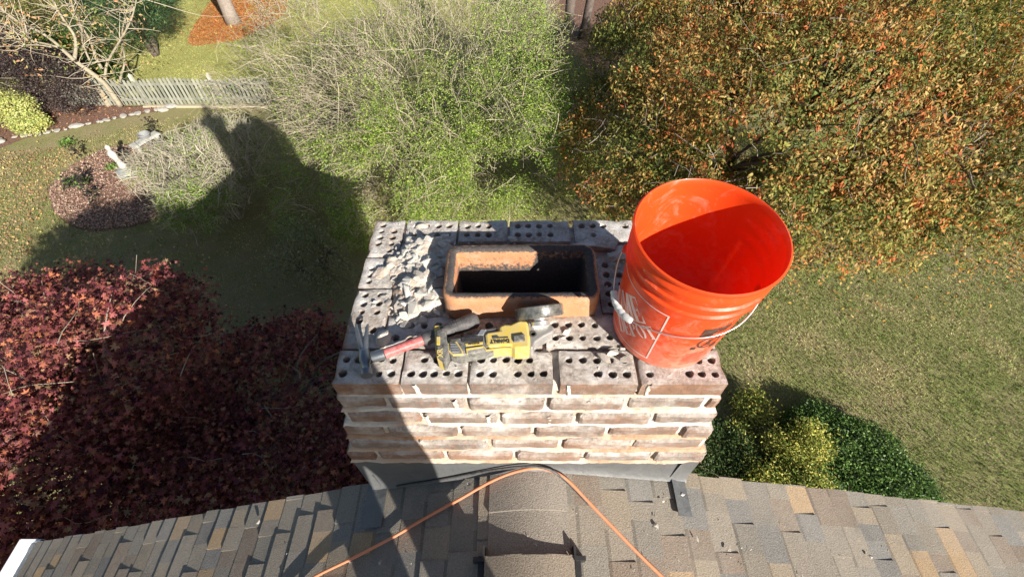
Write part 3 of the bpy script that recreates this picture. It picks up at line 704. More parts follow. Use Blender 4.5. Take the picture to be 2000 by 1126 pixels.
def wrap(mb, quad, x0, z0, phi0, rot=0, nn=5, dr=.0007):
    """bilinear quad in print coordinates (metres) wrapped on the bucket wall"""
    V = []
    for i in range(nn+1):
        for j in range(nn+1):
            u, v = i/nn, j/nn; a, b_, c, d = quad
            x = (a[0]*(1-u)+b_[0]*u)*(1-v)+(d[0]*(1-u)+c[0]*u)*v; y = (a[1]*(1-u)+b_[1]*u)*(1-v)+(d[1]*(1-u)+c[1]*u)*v
            xr = x*math.cos(rot)-y*math.sin(rot)+x0; zr = x*math.sin(rot)+y*math.cos(rot)+z0
            V.append(bp(phi0+xr/.139, zr, dr))
    mb.add(V, [(i*(nn+1)+j, (i+1)*(nn+1)+j, (i+1)*(nn+1)+j+1, i*(nn+1)+j+1) for i in range(nn) for j in range(nn)])
def rc_(x0, x1, y0, y1): return [(x0, y0), (x1, y0), (x1, y1), (x0, y1)]
def oarc(x0, x1, side, th_=.3):
    """half of a stencil O as quads"""
    Q = []; cx, cy = (x0+x1)/2, .5; w_ = (x1-x0)/2; N = 8; s = side
    for i in range(N):
        a0, a1 = R(80-160*i/N), R(80-160*(i+1)/N)
        f = lambda a, k1, k2: (cx+s*(.03+w_*k1*math.cos(a)), cy+.5*k2*math.sin(a))
        Q.append([f(a0, 1, 1), f(a1, 1, 1), f(a1, .42, .82), f(a0, .42, .82)])
    return Q
GL = {'H': (.95, [rc_(0, .3, .0, 1), rc_(-.05, .35, 0, .06), rc_(-.05, .35, .94, 1), rc_(.6, .9, 0, 1), rc_(.55, .95, 0, .06), rc_(.55, .95, .94, 1), rc_(.34, .56, .44, .54)]),
      'O': (.95, oarc(0, .9, 1)+oarc(0, .9, -1)),
      'M': (1.15, [rc_(0, .12, 0, 1), rc_(-.05, .17, 0, .05), [(.0, 1), (.3, 1), (.62, 0), (.42, 0)], [(.52, .3), (.62, 0), (.86, 1), (.74, 1)], rc_(.8, 1.1, 0, 1), rc_(.75, 1.15, 0, .06)]),
      'E': (.85, [rc_(0, .3, 0, 1), rc_(-.05, .75, .93, 1), rc_(-.05, .78, 0, .07), [(.62, .07), (.78, .07), (.78, .34), (.74, .34)], [(.66, .93), (.75, .93), (.75, .7), (.71, .7)], rc_(.36, .56, .47, .54), [(.54, .38), (.6, .38), (.6, .63), (.54, .63)]]),
      'D': (.95, [rc_(0, .3, 0, 1), rc_(-.05, .42, .93, 1), rc_(-.05, .42, 0, .07)]+[[(p[0]*1.0, p[1]) for p in q] for q in oarc(-.05, .92, 1)]),
      'P': (.85, [rc_(0, .3, 0, 1), rc_(-.05, .35, 0, .06)]+[[(p[0], .5+p[1]*.5) for p in q] for q in oarc(-.05, .8, 1)]),
      'T': (.9, [rc_(.3, .6, 0, 1), rc_(.2, .7, 0, .06), rc_(0, .9, .93, 1), [(0, .7), (.05, .7), (.12, .93), (0, .93)], [(.85, .7), (.9, .7), (.9, .93), (.78, .93)]])}
lg = MB(); rot = R(43); S_ = .215; x0 = -S_; phiR = R(-120); zc0 = .030
cx0, cz0 = -S_/2, zc0+S_/2                 # centre of the square in (arc length, z), arc measured from the right edge
def word(s, hgt, wd, bx_, by_):
    x = bx_
    for ch in s:
        adv, qs = GL[ch]
        for q in qs: wrap(lg, [(x+p[0]*wd, by_+p[1]*hgt) for p in q], cx0, cz0, phiR, rot, 3)
        x += (adv+.06)*wd
word('THE', .026, .024, -.100, .052); word('HOME', .070, .0405, -.088, -.024); word('DEPOT', .044, .0285, -.052, -.074)
t = .0035
for q in (rc_(-S_/2, S_/2, -S_/2, -S_/2+t), rc_(-S_/2, S_/2, S_/2-t, S_/2), rc_(-S_/2, -S_/2+t, -S_/2+t, S_/2-t), rc_(S_/2-t, S_/2, -S_/2+t, S_/2-t)): wrap(lg, q, cx0, cz0, phiR, 0, 24)
lo_ = lg.build('printed_logo', [M['print']], body); lo_['label'] = 'white stencil lettering THE HOME DEPOT slanting inside a white square outline'
for a0 in range(0, 360, 30): pass
ik = MB(); pz = R(-88)
for q in ((0, .034, .196, .222), (.036, .066, .205, .222), (.036, .060, .196, .202), (0, .03, .182, .193), (.0, .012, .120, .134), (.05, .066, .112, .13)): wrap(ik, rc_(*q), 0, 0, pz, 0, 6)
for i in range(18):
    a0, a1 = R(20*i), R(20*i+20); cx1, cz1 = .036, .150
    wrap(ik, [(cx1+.028*math.cos(a0), cz1+.028*math.sin(a0)), (cx1+.028*math.cos(a1), cz1+.028*math.sin(a1)), (cx1+.0225*math.cos(a1), cz1+.0225*math.sin(a1)), (cx1+.0225*math.cos(a0), cz1+.0225*math.sin(a0))], 0, 0, pz, 0, 2)
wrap(ik, [(.018, .130), (.022, .126), (.056, .170), (.052, .174)], 0, 0, pz, 0, 6)
wrap(ik, [(.026, .135), (.044, .135), (.040, .152), (.03, .152)], 0, 0, pz, 0, 3); wrap(ik, rc_(.031, .041, .156, .165), 0, 0, pz, 0, 3)
for i in range(9): wrap(ik, rc_(0, .07-(.02 if i % 3 == 2 else 0), .036+.0075*i, .0375+.0075*i), 0, 0, pz, 0, 8, .0006)
kx = ik.build('warning_print', [M['ink']], body); kx['label'] = 'black warning print with a barred circle on the right flank'
# ears, bail, grip
for a in (-201, -24):
    b = MB(); b.tube([bp(R(a), .248, -.002), bp(R(a), .248, .014)], [.012, .0095], 14); b.build('ear', [M['bucket']], bk)
bail = [(-201, .012, .246), (-196, .017, .215), (-189, .018, .180), (-181, .018, .155), (-171, .018, .147), (-159, .017, .149), (-147, .014, .158), (-132, .010, .172), (-114, .007, .184), (-95, .006, .192), (-76, .007, .199), (-58, .009, .208), (-44, .010, .220), (-31, .011, .236), (-24, .012, .246)]
def cr(P, m=6):
    P = [np.array(p, float) for p in P]; out = []
    for i in range(len(P)-1):
        p0, p1, p2, p3 = P[max(i-1, 0)], P[i], P[i+1], P[min(i+2, len(P)-1)]
        for t_ in range(m):
            f = t_/m; out.append(.5*((2*p1)+(-p0+p2)*f+(2*p0-5*p1+4*p2-p3)*f*f+(-p0+3*p1-3*p2+p3)*f**3))
    return out+[P[-1]]
bpath = cr([bp(R(a), z, dr) for a, dr, z in bail])
b = MB(); b.tube(bpath, .0016, 8); han = b.build('handle', [M['wire']], bk, smooth=True)
gp = [bpath[i] for i in range(18, 37)]; b = MB(); nG = len(gp)
b.tube(gp, [.0085*(1+.10*math.sin(i*2.2)) if 0 < i < nG-1 else .0065 for i in range(nG)], 14); b.build('grip', [M['grip']], han, auto=60)

# ================================================================== HAMMER
hz = .030
hm = empty('hammer', (-.40, .10, 0), 'claw hammer with red shaft and black rubber grip lying left of the grinder', 'hammer')
def hmp(o): o.parent = hm; o.matrix_parent_inverse = Matrix.Translation((.40, -.10, 0)); return o
def U(x, y, z): return Vector(uz(x, y, z))
e0 = U(722, 700, hz); 
b = MB()                                  # head: poll, neck, cheek and claws along one axis
h0 = U(716, 733, .020); h1 = U(708, 640, .022)
b.tube([h0, h0.lerp(h1, .10), h0.lerp(h1, .11), h0.lerp(h1, .24), h0.lerp(h1, .30), h0.lerp(h1, .46), h0.lerp(h1, .52)], [.0135, .0140, .0125, .0105, .0145, .0145, .011], 20)
for s_ in (-1, 1):
    cl = [h0.lerp(h1, .50)+Vector((s_*.005, 0, .002)), h0.lerp(h1, .68)+Vector((s_*.008, 0, .010)), h0.lerp(h1, .86)+Vector((s_*.012, 0, .012)), h0.lerp(h1, 1.05)+Vector((s_*.015, 0, .004))]
    q = MB(); q.tube(cr(cl, 4), [.0085-.0055*i/12 for i in range(13)], 8); b.add(q.V, q.F)
hh = hmp(b.build('head', [M['steel']], auto=45))
p0, p1 = U(727, 697, .028), U(752, 690, .030)
b = MB(); b.tube([p0, p0.lerp(p1, .5), p1], [.0135, .0145, .0140], 14); hmp(b.build('collar', [M['steel']], auto=45))
p2 = U(826, 663, .032); p3 = U(934, 622, .036)
b = MB(); b.tube([p1, p1.lerp(p2, .5), p2], [.0130, .0125, .0130], 16); hmp(b.build('handle', [M['redgrip']], auto=60))
b = MB(); b.tube([p2, p2.lerp(p3, .04), p2.lerp(p3, .25), p2.lerp(p3, .6), p2.lerp(p3, .85), p2.lerp(p3, .96), p3], [.0145, .0175, .0165, .0185, .0205, .0195, .013], 20)
gr = hmp(b.build('grip', [M['rubber']], auto=60))
b = MB(); ax = (p3-p2).normalized(); up_ = Vector((0, 0, 1)); sd_ = ax.cross(up_).normalized(); nb = sd_.cross(ax)
for i in range(9):
    for j in range(4):
        t_ = .5+.045*i; a = R(35+26*j); c_ = p2.lerp(p3, t_)+(sd_*math.cos(a)+nb*math.sin(a))*.0183
        b.lathe([(0, .0016), (.0013, .001), (.0016, 0)], 6, org=tuple(c_))
b.build('grip_dots', [M['steel']], gr)

# ================================================================== ANGLE GRINDER (lying on its side)
gd = empty('angle_grinder', (-.03, .08, 0), 'yellow and grey cordless angle grinder lying in front of the flue', 'power tool')
def gdp(o): o.parent = gd; o.matrix_parent_inverse = Matrix.Translation((.03, -.08, 0)); return o
def zp(pts, z, ox=820, oy=580, s=6.667): return [tuple(uz(ox+x/s, oy+y/s, z)[:2]) for x, y in pts]
# foot plate (battery interface)
b = MB(); b.prism(zp([(190, 372), (262, 368), (262, 405), (255, 700), (330, 790), (310, 848), (225, 805), (205, 700)], .052), .006, .054)
gdp(b.build('foot_trim', [M['yellow']], bevel=.002))
b = MB(); b.prism(zp([(212, 430), (300, 392), (338, 400), (345, 520), (365, 600), (372, 700), (318, 828), (245, 790), (222, 690)], .062), .010, .062)
gdp(b.build('battery_foot', [M['dkgrey']], bevel=.003))
b = MB(); b.prism(zp([(215, 505), (262, 505), (262, 610), (215, 610)], .066), .061, .0645); gdp(b.build('release_button', [M['yellow']], bevel=.001))
b = MB(); b.prism(zp([(350, 540), (450, 525), (560, 500), (700, 470), (760, 425), (830, 405), (1010, 380), (1040, 470), (1040, 640), (880, 690), (620, 735), (560, 745), (430, 750), (370, 700)], .052), .008, .054)
gdp(b.build('handle_body', [M['dkgrey']], bevel=.008))
b = MB(); P_ = zp([(362, 605), (395, 575), (480, 575), (555, 690), (565, 745), (430, 752), (370, 700)], .056); b.prism(P_, .050, .0565); gdp(b.build('vent_trim', [M['yellow']], bevel=.001))
b = MB(); b.prism(zp([(378, 610), (405, 585), (470, 587), (540, 690), (548, 730), (440, 738), (385, 690)], .058), .053, .058); vt = gdp(b.build('vent_panel', [M['dkgrey']], bevel=.001))
b = MB()
for i in range(4):
    yy = 600+i*32; b.prism(zp([(392+i*8, yy), (470+i*14, yy), (478+i*14, yy+15), (396+i*8, yy+15)], .060), .0575, .0602)
b.build('vent_slat', [M['alu']], vt)
b = MB()                                  # ribbed grip
for i in range(16):
    xx = 545+i*18; b.prism(zp([(xx, 525-i*1.5), (xx+9, 525-i*1.5), (xx+16, 585-i*1), (xx+7, 585-i)], .058), .053, .0575)
gdp(b.build('grip_ribs', [M['rubber']]))
b = MB(); b.prism(zp([(585, 600), (820, 575), (820, 605), (600, 632)], .057), .0535, .0560); gdp(b.build('yellow_stripe', [M['yellow']], bevel=.0005))
b = MB(); b.prism(zp([(600, 668), (830, 635), (870, 680), (1100, 650), (1200, 655), (1200, 668), (1100, 665), (860, 695), (825, 650), (622, 682), (628, 740), (612, 740)], .056), .0535, .0565); gdp(b.build('yellow_trim', [M['yellow']]))
b = MB(); b.prism(zp([(745, 490), (800, 415), (865, 415), (820, 490)], .058), .052, .0575); gdp(b.build('side_vent', [M['alu']], bevel=.001))
b = MB(); b.prism(zp([(850, 500), (870, 465), (1040, 440), (1030, 390), (1100, 360), (1180, 362), (1235, 335), (1300, 310), (1400, 318), (1432, 520), (1430, 672), (1235, 680), (1200, 640), (1090, 640), (900, 660), (862, 610)], .056), .006, .060)
yb = gdp(b.build('motor_housing', [M['yellow']], bevel=.009))
b = MB(); b.prism(zp([(1218, 495), (1365, 472), (1372, 555), (1222, 575)], .066), .058, .066); sw = gdp(b.build('switch', [M['dkgrey']], bevel=.002))
b = MB(); b.prism(zp([(940, 498), (1010, 490), (1035, 515), (1150, 508), (1150, 522), (945, 532)], .0625), .0585, .0612); gdp(b.build('rating_label', [M['letter']]))
b = MB(); b.prism(zp([(1398, 325), (1445, 330), (1450, 370), (1700, 350), (1750, 395), (1735, 450), (1600, 520), (1500, 590), (1470, 665), (1430, 672)], .050), .010, .052)
gc = gdp(b.build('gear_case', [M['alu']], bevel=.006))
c0 = U(1041, 652, .053); b = MB(); b.lathe([(.009, -.004), (.009, .001), (.0055, .0015), (.005, -.001), (0, -.001)], 20, org=tuple(c0)); b.build('spindle_lock', [M['letter']], gc)
s0 = U(1056, 634, .046); s1 = s0+Vector((-.004, .025, .018)); b = MB(); b.tube([s0, s0.lerp(s1, .3), s0.lerp(s1, .35), s0.lerp(s1, .65), s0.lerp(s1, .7), s1], [.024, .024, .019, .019, .023, .023], 24); gdp(b.build('spindle', [M['alu']], auto=45))
# guard: half drum round the spindle, opening downward
gc0 = U(1050, 632, .046); axg = (s1-s0).normalized(); e1 = Vector((1, 0, 0)); e1 = (e1-axg*e1.dot(axg)).normalized(); e2 = e1.cross(axg)
if e2.z < 0: e2 = -e2
V = []; nA = 28; RG = .0615
ring = [(.012, .018), (RG-.004, .018), (RG, .022), (RG, .046), (RG-.003, .048), (RG-.004, .046), (RG-.004, .026), (.012, .024)]
for i in range(nA+1):
    a = R(-22+224*i/nA)
    for r_, d_ in ring: V.append(s0+axg*d_+(e1*math.cos(a)+e2*math.sin(a))*r_)
m = len(ring); b = MB(); b.add(V, [(i*m+j, i*m+(j+1) % m, (i+1)*m+(j+1) % m, (i+1)*m+j) for i in range(nA) for j in range(m)]+[tuple(range(m)), tuple(nA*m+j for j in range(m-1, -1, -1))])
gdp(b.build('guard', [M['smoke']], auto=45))
b = MB(); b.tube([s0+axg*.030, s0+axg*.0325], .047, 40); gdp(b.build('cutting_disc', [M['steel']], auto=45))
def text(s, size, loc, rz_, mat, parent, ext=.0006, off=0., sxy=1.):
    cu = bpy.data.curves.new('t', 'FONT'); cu.body = s; cu.size = size; cu.extrude = ext; cu.offset = off; cu.align_x = 'CENTER'; cu.align_y = 'CENTER'
    t_ = bpy.data.objects.new('t', cu); COL.objects.link(t_); dg = bpy.context.evaluated_depsgraph_get(); me = bpy.data.meshes.new_from_object(t_.evaluated_get(dg))
    bpy.data.objects.remove(t_); me.materials.clear(); me.materials.append(mat)
    Mx = Matrix.Translation(loc)@Matrix.Rotation(rz_, 4, 'Z')@Matrix.Diagonal((sxy, 1, 1, 1)); me.transform(Mx); o = obj('lettering', me, parent)
    return o
l0 = U(820+1045/6.667, 580+572/6.667, .0612); gdp(text('DeWALT', .0135, l0, R(183), M['letter'], None, .0006, .0004, .85))
l1 = U(820+705/6.667, 580+605/6.667, .0568); gdp(text('BRUSHLESS', .0055, l1, R(185), M['letter'], None, .0003))
l2 = U(820+265/6.667, 580+725/6.667, .0628); gdp(text('XR', .018, l2, R(98), M['yellow'], None, .0006, .0005))

# ================================================================== RUBBLE
def chunk_mesh(seed, s, flat=.6):
    r = np.random.RandomState(seed); P = r.normal(size=(14, 3)); P /= np.linalg.norm(P, axis=1, keepdims=True); P *= r.uniform(.7, 1.1, (14, 1)); P *= [r.uniform(.8, 1.5), r.uniform(.6, 1), flat]
    bm = bmesh.new()
    for p in P*s*.5: bm.verts.new(p)
    h = bmesh.ops.convex_hull(bm, input=bm.verts)
    bmesh.ops.delete(bm, geom=[g_ for g_ in h['geom_interior'] if isinstance(g_, bmesh.types.BMVert)], context='VERTS')
    me = bpy.data.meshes.new('mortar_chunk'); bm.to_mesh(me); bm.free(); me.materials.append(M['chunk'])
    col = np.array([(.70, .67, .61), (.52, .50, .46), (.80, .77, .71), (.44, .40, .36)][r.randint(4)]); a = me.color_attributes.new('Col', 'FLOAT_COLOR', 'POINT')
    a.data.foreach_set('color', np.tile([*col, 1], len(me.vertices)).astype(np.float32)); return me
CMESH = {('m', i): chunk_mesh(i, 1, .55) for i in range(14)}
for i in range(14): CMESH[('f', i)] = chunk_mesh(50+i, 1, .28)
def chunk(x, y, z, s, label, group, kind='m', name='mortar_chunk'):
    o = bpy.data.objects.new(name, CMESH[(kind, rs.randint(14))]); COL.objects.link(o); o.location = (x, y, z); o.scale = (s, s, s)
    o.rotation_euler = (rs.uniform(-.35, .35), rs.uniform(-.35, .35), rs.uniform(0, 6.3)); tag(o, label, 'rubble', group); return o
lab = 'broken piece of pale mortar among the rubble left of the flue'
for i in range(150):
    x = rs.normal(-.30, .05); y = rs.normal(.33, .085)
    if x > -.235 and .19 < y < .4: x = -.245-rs.rand()*.03
    if x < -.43 or y > .50 or y < .17: continue
    s = rs.choice([.010, .017, .026, .038], p=[.34, .30, .24, .12])
    h = max(0, float(hcrust(np.array([[x, y, 0]]))[0])); chunk(x, y, h+s*.12, s*1.15, lab, 'mortar pieces left of the flue', 'f' if rs.rand() < .6 else 'm')
for (px, py, s, l) in ((648+60, 590, .03, None),):
    pass
named = [(1195, 690, .030, 'white mortar lump in front of the bucket, left one of the pair'), (1215, 682, .022, 'small white mortar lump touching the front of the bucket'), (1180, 702, .034, 'largest white mortar lump on the front bricks left of the bucket'),
         (1222, 703, .026, 'long pale mortar shard on the brick under the bucket edge'), (1107, 648, .022, 'pale elongated mortar chip beside the grinder nose'), (1101, 660, .013, 'tiny white mortar pebble in a brick hole right of the grinder'),
         (860, 655, .022, 'pale flat chip beside the yellow foot of the grinder'), (817, 575, .045, 'long grey mortar sliver lying left of the flue'), (793, 617, .030, 'cream mortar lump on the bricks above the hammer shaft'), (777, 622, .022, 'small cream mortar lump beside the larger one above the hammer shaft'),
         (852, 610, .026, 'pale flat chip at the lower left corner of the flue'), (872, 618, .02, 'narrow grey chip between flue corner and hammer grip'), (935, 472, .036, 'pale mortar piece behind the flue, on the left'), (1000, 468, .028, 'pale mortar piece in the gap behind the flue'),
         (1192, 500, .04, 'grey mortar slab between flue and bucket'), (1180, 480, .03, 'mortar piece behind the right corner of the flue'), (1200, 520, .028, 'mortar piece beside the bucket wall, level with the flue'), (732, 590, .016, 'small mortar crumb on the left column of bricks')]
for px, py, s, l in named:
    p = uz(px, py, .004); chunk(p[0], p[1], .004+s*.14, s, l, 'mortar pieces on the chimney top', 'f' if 'flat' in l or 'sliver' in l or 'slab' in l else 'm')
lab = 'tiny mortar crumb scattered on the top bricks of the chimney'
for i in range(110):
    x, y = rs.uniform(-W2+.01, W2-.01), rs.uniform(.005, D0-.01)
    if FX0-.01 < x < FX1+.01 and FY0-.01 < y < FY1+.01: continue
    if (x-.349)**2+(y-.166)**2 < .14**2: continue
    s = rs.uniform(.003, .0085); chunk(x, y, .001+s*.2, s, lab, 'mortar crumbs on the chimney top')
for a_, s in ((60, .022), (95, .024), (125, .022)): chunk(.349+.12*math.cos(R(a_)), .166+.12*math.sin(R(a_)), .010, s, 'mortar chip wedged under the far edge of the bucket', 'chips under the bucket')
# red brick spall behind the flue, right
v_ = MB(); sp = [uz(*q, .014)[:2] for q in ((1110, 478), (1150, 465), (1185, 460), (1208, 470), (1202, 486), (1160, 480))]
v_.prism([tuple(p) for p in sp], -.004, .014, (.24, .10, .08)); o = v_.build('brick_fragment', [M['brick']], bevel=.002); tag(o, 'dark red split brick fragment behind the right end of the flue', 'brick')
# specks on the roof
lab = 'white mortar chip lying on the roof shingles'
for i in range(64):
    px, py = rs.uniform(560, 1750), rs.uniform(945, 1126)
    if rs.rand() < .45: px = rs.normal(1330, 170)
    if py < 945+abs(px-1030)*.14+6 and (px < 720 or px > 1340): continue
    p = onroof(px, py); s = rs.choice([.004, .006, .009, .013], p=[.4, .3, .2, .1])
    o = chunk(p[0], p[1], rz(p[0])+.012+s*.2, s, lab, 'mortar chips on the roof', 'f', 'mortar_chip')
for px, py, s, l in ((508, 1021, .020, 'white mortar lump on the dark shingles of the left slope'), (745, 1099, .020, 'white oblong mortar chip on the roof left of the orange cord'), (1280, 1028, .018, 'longest white mortar sliver on the shingles below the right flashing strip'), (1330, 968, .016, 'pale chip lying on the right flashing strip'), (916, 948, .014, 'curved pale mortar crumb on the shingles left of the cord arch'), (1421, 1075, .014, 'chip with a dark side on a tan shingle of the right slope'), (1695, 1088, .016, 'grey pebble on the far right shingles')):
    p = onroof(px, py); chunk(p[0], p[1], rz(p[0])+.013+s*.2, s, l, 'mortar chips on the roof', 'm', 'mortar_chip')

# ------------------------------------------------------------------ cord and cable
def roofpath(pts, r):
    P = [onroof(*q) for q in pts]; return cr([(p[0], p[1], rz(p[0])+.013+r+(.010*max(0, 1-abs(p[0]-.005)/.14)) + (0.004 if abs(p[0]) < .14 else 0)) for p in P], 8)
b = MB(); b.tube(roofpath([(560, 1165), (620, 1126), (700, 1087), (770, 1050), (830, 1015), (895, 979), (955, 946), (1000, 928), (1040, 920), (1072, 923), (1105, 940), (1150, 985), (1200, 1037), (1250, 1088), (1295, 1132), (1330, 1170)], .0048), .0048, 12)
tag(b.build('extension_cord', [M['cord']], smooth=True), 'orange power cord arching over the roof ridge in front of the chimney', 'cord')
b = MB(); pp = []
for q, up in (((775, 948), .004), ((830, 936), .01), ((880, 928), .018), ((930, 917), .03), ((980, 910), .036), ((1030, 909), .036), ((1065, 914), .03), ((1090, 926), .012), ((1118, 950), .004), ((1150, 984), .002)):
    p = onroof(*q, up+.015); pp.append((p[0], min(p[1], yF-.012), p[2]))
b.tube(cr(pp, 8), .0042, 10); tag(b.build('black_cable', [M['rubber']], smooth=True), 'black cable looped along the flashing behind the orange cord', 'cable')
#VEG
# ================================================================== TREES AND SHRUBS
def ell_points(n, lobes, inner=.55, top=0.0, gap=0., gs=1.2, seed=0, zmin=-9):
    """points in the outer part of a union of lumpy ellipsoids; gap removes noisy pockets"""
    vol = np.array([l[3]*l[4]*l[5] for l in lobes])**.67; out = []; got = 0
    while got < n:
        li = rs.choice(len(lobes), 2*n, p=vol/vol.sum()); L_ = np.array(lobes)[li]
        d = rnd(2*n); d /= np.linalg.norm(d, axis=1, keepdims=True)
        if top: d[:, 2] = np.where(rs.rand(2*n) < top, np.abs(d[:, 2]), d[:, 2])
        r = (inner**3+(1-inner**3)*rs.rand(2*n))**(1/3.)*(1+.16*fbm(d*2.2+L_[:, :3], 1., seed+3))
        P = L_[:, :3]+d*r[:, None]*L_[:, 3:6]
        m = P[:, 2] > zmin
        for j, l in enumerate(lobes):      # drop points well inside another lobe
            q = (((P-np.array(l[:3]))/np.array(l[3:6]))**2).sum(1); m &= ~((li != j) & (q < (inner*.9)**2))
        if gap: m &= fbm(P, gs, seed+11, 2) > gap-1+rs.uniform(-.12, .12, 2*n)
        P = P[m]; out.append(P); got += len(P)
    return np.concatenate(out)[:n]
def tubes(name, paths, radii, colr, mat, n=3, jit=.2):
    """many thin bent tubes as one mesh. paths: m x k x 3, radii m x k"""
    P = np.asarray(paths, float); m, k_, _ = P.shape
    T = np.gradient(P, axis=1); T /= np.linalg.norm(T, axis=2, keepdims=True)+1e-9
    ref = np.where(np.abs(T[:, :, 2:3]) < .9, np.array([0, 0, 1.]), np.array([1., 0, 0])); Uu = np.cross(T, ref); Uu /= np.linalg.norm(Uu, axis=2, keepdims=True)+1e-9; Vv = np.cross(T, Uu)
    a = np.arange(n)*2*math.pi/n
    V = P[:, :, None]+(Uu[:, :, None]*np.cos(a)[None, None, :, None]+Vv[:, :, None]*np.sin(a)[None, None, :, None])*np.asarray(radii)[:, :, None, None]
    i, j, q = np.meshgrid(np.arange(m), np.arange(k_-1), np.arange(n), indexing='ij'); b = (i*k_+j)*n
    F = np.stack([b+q, b+(q+1) % n, b+n+(q+1) % n, b+n+q], -1).reshape(-1, 4)
    c = np.array(colr)[None]*rs.uniform(1-jit, 1+jit, (m, 1)); C = np.repeat(c, k_*n, axis=0)
    return mesh_from(name, V.reshape(-1, 3), F, mat, C, smooth=n > 4)
def bend(A, B, k_, sag=0., jit=.1):
    """curved path from A to B (arrays m x 3)"""
    t = np.linspace(0, 1, k_)[None, :, None]; m = len(A); L_ = np.linalg.norm(B-A, axis=1)[:, None, None]
    off = rnd(m)[:, None]*jit*L_*np.sin(math.pi*t)+rnd(m)[:, None]*jit*.5*L_*np.sin(2*math.pi*t)
    off[:, :, 2:3] += sag*L_*np.sin(math.pi*t); return A[:, None]+(B-A)[:, None]*t+off
def limbs(base, forks, tips, r0, name, parent, col, rtip=.006, sag=.12, n=7, mat='bark'):
    """trunk, forks, and branches to the tips nearest each fork: one mesh"""
    mb = MB(); base = np.array(base, float); forks = [np.array(f, float) for f in forks]; tips = np.array(tips)
    meshes = []
    A = np.repeat(base[None], len(forks), 0); B = np.array(forks)
    P1 = bend(A, B, 9, .0, .05); R1 = np.linspace(r0, r0*.5, 9)[None]*np.ones((len(forks), 1))
    d = np.linalg.norm(tips[:, None]-B[None], axis=2); fi = d.argmin(1)
    P2 = bend(B[fi], tips, 9, sag, .08); R2 = np.linspace(r0*.38, rtip, 9)[None]*np.ones((len(tips), 1))
    P = np.concatenate([P1, P2]); RR = np.concatenate([R1, R2])
    return obj(name, tubes(name, P, RR, col, M[mat], n, .1), parent)
def foliage(name, P, parent, L, W, tmpl, cols, wts, mat='leaf', spread=.1, per=6, droop=0., up=.4, jit=.25, out=None):
    n = len(P)*per; Q = np.repeat(P, per, 0)+rnd(n)*spread
    base = pal(len(P), cols, wts, jit); C = np.repeat(base, per, 0)*rs.uniform(.75, 1.25, (n, 1))
    D = rnd(n); D[:, 2] = D[:, 2]*.5-droop
    N = rnd(n)*(1-up)*1.0; N[:, 2] += up*1.6
    V, F, C = leafmesh(Q, D, N, rs.uniform(*L, n), rs.uniform(*W, n), tmpl, C)
    return obj(name, mesh_from(name, V, F, M[mat], C), parent)
def plant(name, base, label, cat, group=None): return empty(name, base, label, cat, group)
def par(o, e): o.parent = e; o.matrix_parent_inverse = Matrix.Translation(-e.location); return o
def twiggy(e, lobes, base, nt_, cols, ntw=2200, tlen=(.35, .8), twc=(.30, .26, .19), bot_green=True, leafP=16000, lcols=None, seed=0, lsize=(.03, .052), stems=14, gfun=None):
    """dense shrub of fine arching pale twigs with small fresh leaves"""
    P = ell_points(ntw, lobes, .62, .55, .74, 1.3, seed=seed, zmin=GZ+.05); c = np.array(base, float)
    dirn = P-c; dirn /= np.linalg.norm(dirn, axis=1, keepdims=True); dirn = dirn+.55*rnd(ntw); dirn /= np.linalg.norm(dirn, axis=1, keepdims=True); ln = rs.uniform(*tlen, ntw)[:, None]
    A = P-dirn*ln*.6; B = P+dirn*ln*.4; B[:, 2] -= .06*ln[:, 0]
    Pt = bend(A, B, 6, .06, .07); Rr = np.linspace(.0068, .0026, 6)[None]*rs.uniform(.6, 1.6, (ntw, 1))
    tw = obj('twigs', tubes('twigs', Pt, Rr, twc, M['twig'], 3, .35), None); par(tw, e)
    st = ell_points(stems*8, lobes, .5, .5, 0, seed=seed+5, zmin=GZ+.3); fk = ell_points(stems, lobes, .1, .5, 0, seed=seed+6, zmin=GZ+.4); fk = c+(fk-c)*.6
    par(limbs(base, fk, st, .035, 'stems', None, np.array(twc)*.8, .004, .05, 5), e)
    Q = ell_points(leafP, lobes, .60, .5, .74, 1.3, seed=seed, zmin=GZ+.03)
    if gfun is not None: Q = Q[rs.rand(len(Q)) < gfun(Q)]
    par(foliage('leaves', Q, None, lsize, (lsize[0]*.45, lsize[1]*.5), T_DIA, lcols[0], lcols[1], spread=.05, per=5, up=.3), e)

# big twiggy shrub behind the chimney
e = plant('flowering_shrub', (-2.2, 11.2, GZ), 'huge rounded shrub of pale bare twigs and small green leaves behind the chimney', 'shrub')
LB = [(-2.3, 11.4, -5.6, 3.7, 3.4, 2.3), (-4.3, 11.0, -5.8, 2.1, 2.4, 1.9), (0, 11.0, -5.2, 1.9, 2.9, 2.2), (-1.8, 13.2, -5.0, 3.3, 2.6, 2.1), (-2.9, 8.5, -6.0, 2.1, 2.0, 1.5), (.45, 9.2, -5.7, 1.4, 1.9, 1.6), gl(500, 185, -5.3, 1.3, 1.5, 1.3), gl(570, 70, -5.0, 1.3, 1.5, 1.4), gl(800, 340, -5.9, 1.6, 1.3, 1.1), gl(970, 330, -5.8, 1.3, 1.3, 1.1), gl(660, 330, -5.9, 1.3, 1.3, 1.0), gl(880, 400, -6.4, 1.5, 1.0, .7), gl(560, 320, -6.1, 1.4, 1.3, .9), gl(630, 410, -6.3, 1.3, 1.1, .7), gl(730, 440, -6.5, 1.2, .9, .5)]
def gf(Q): return np.clip(.42+.11*(Q[:, 0]+3.0)-.24*(Q[:, 1]-9.4)+1.0*fbm(Q, 1.3, 4), .07, 1)
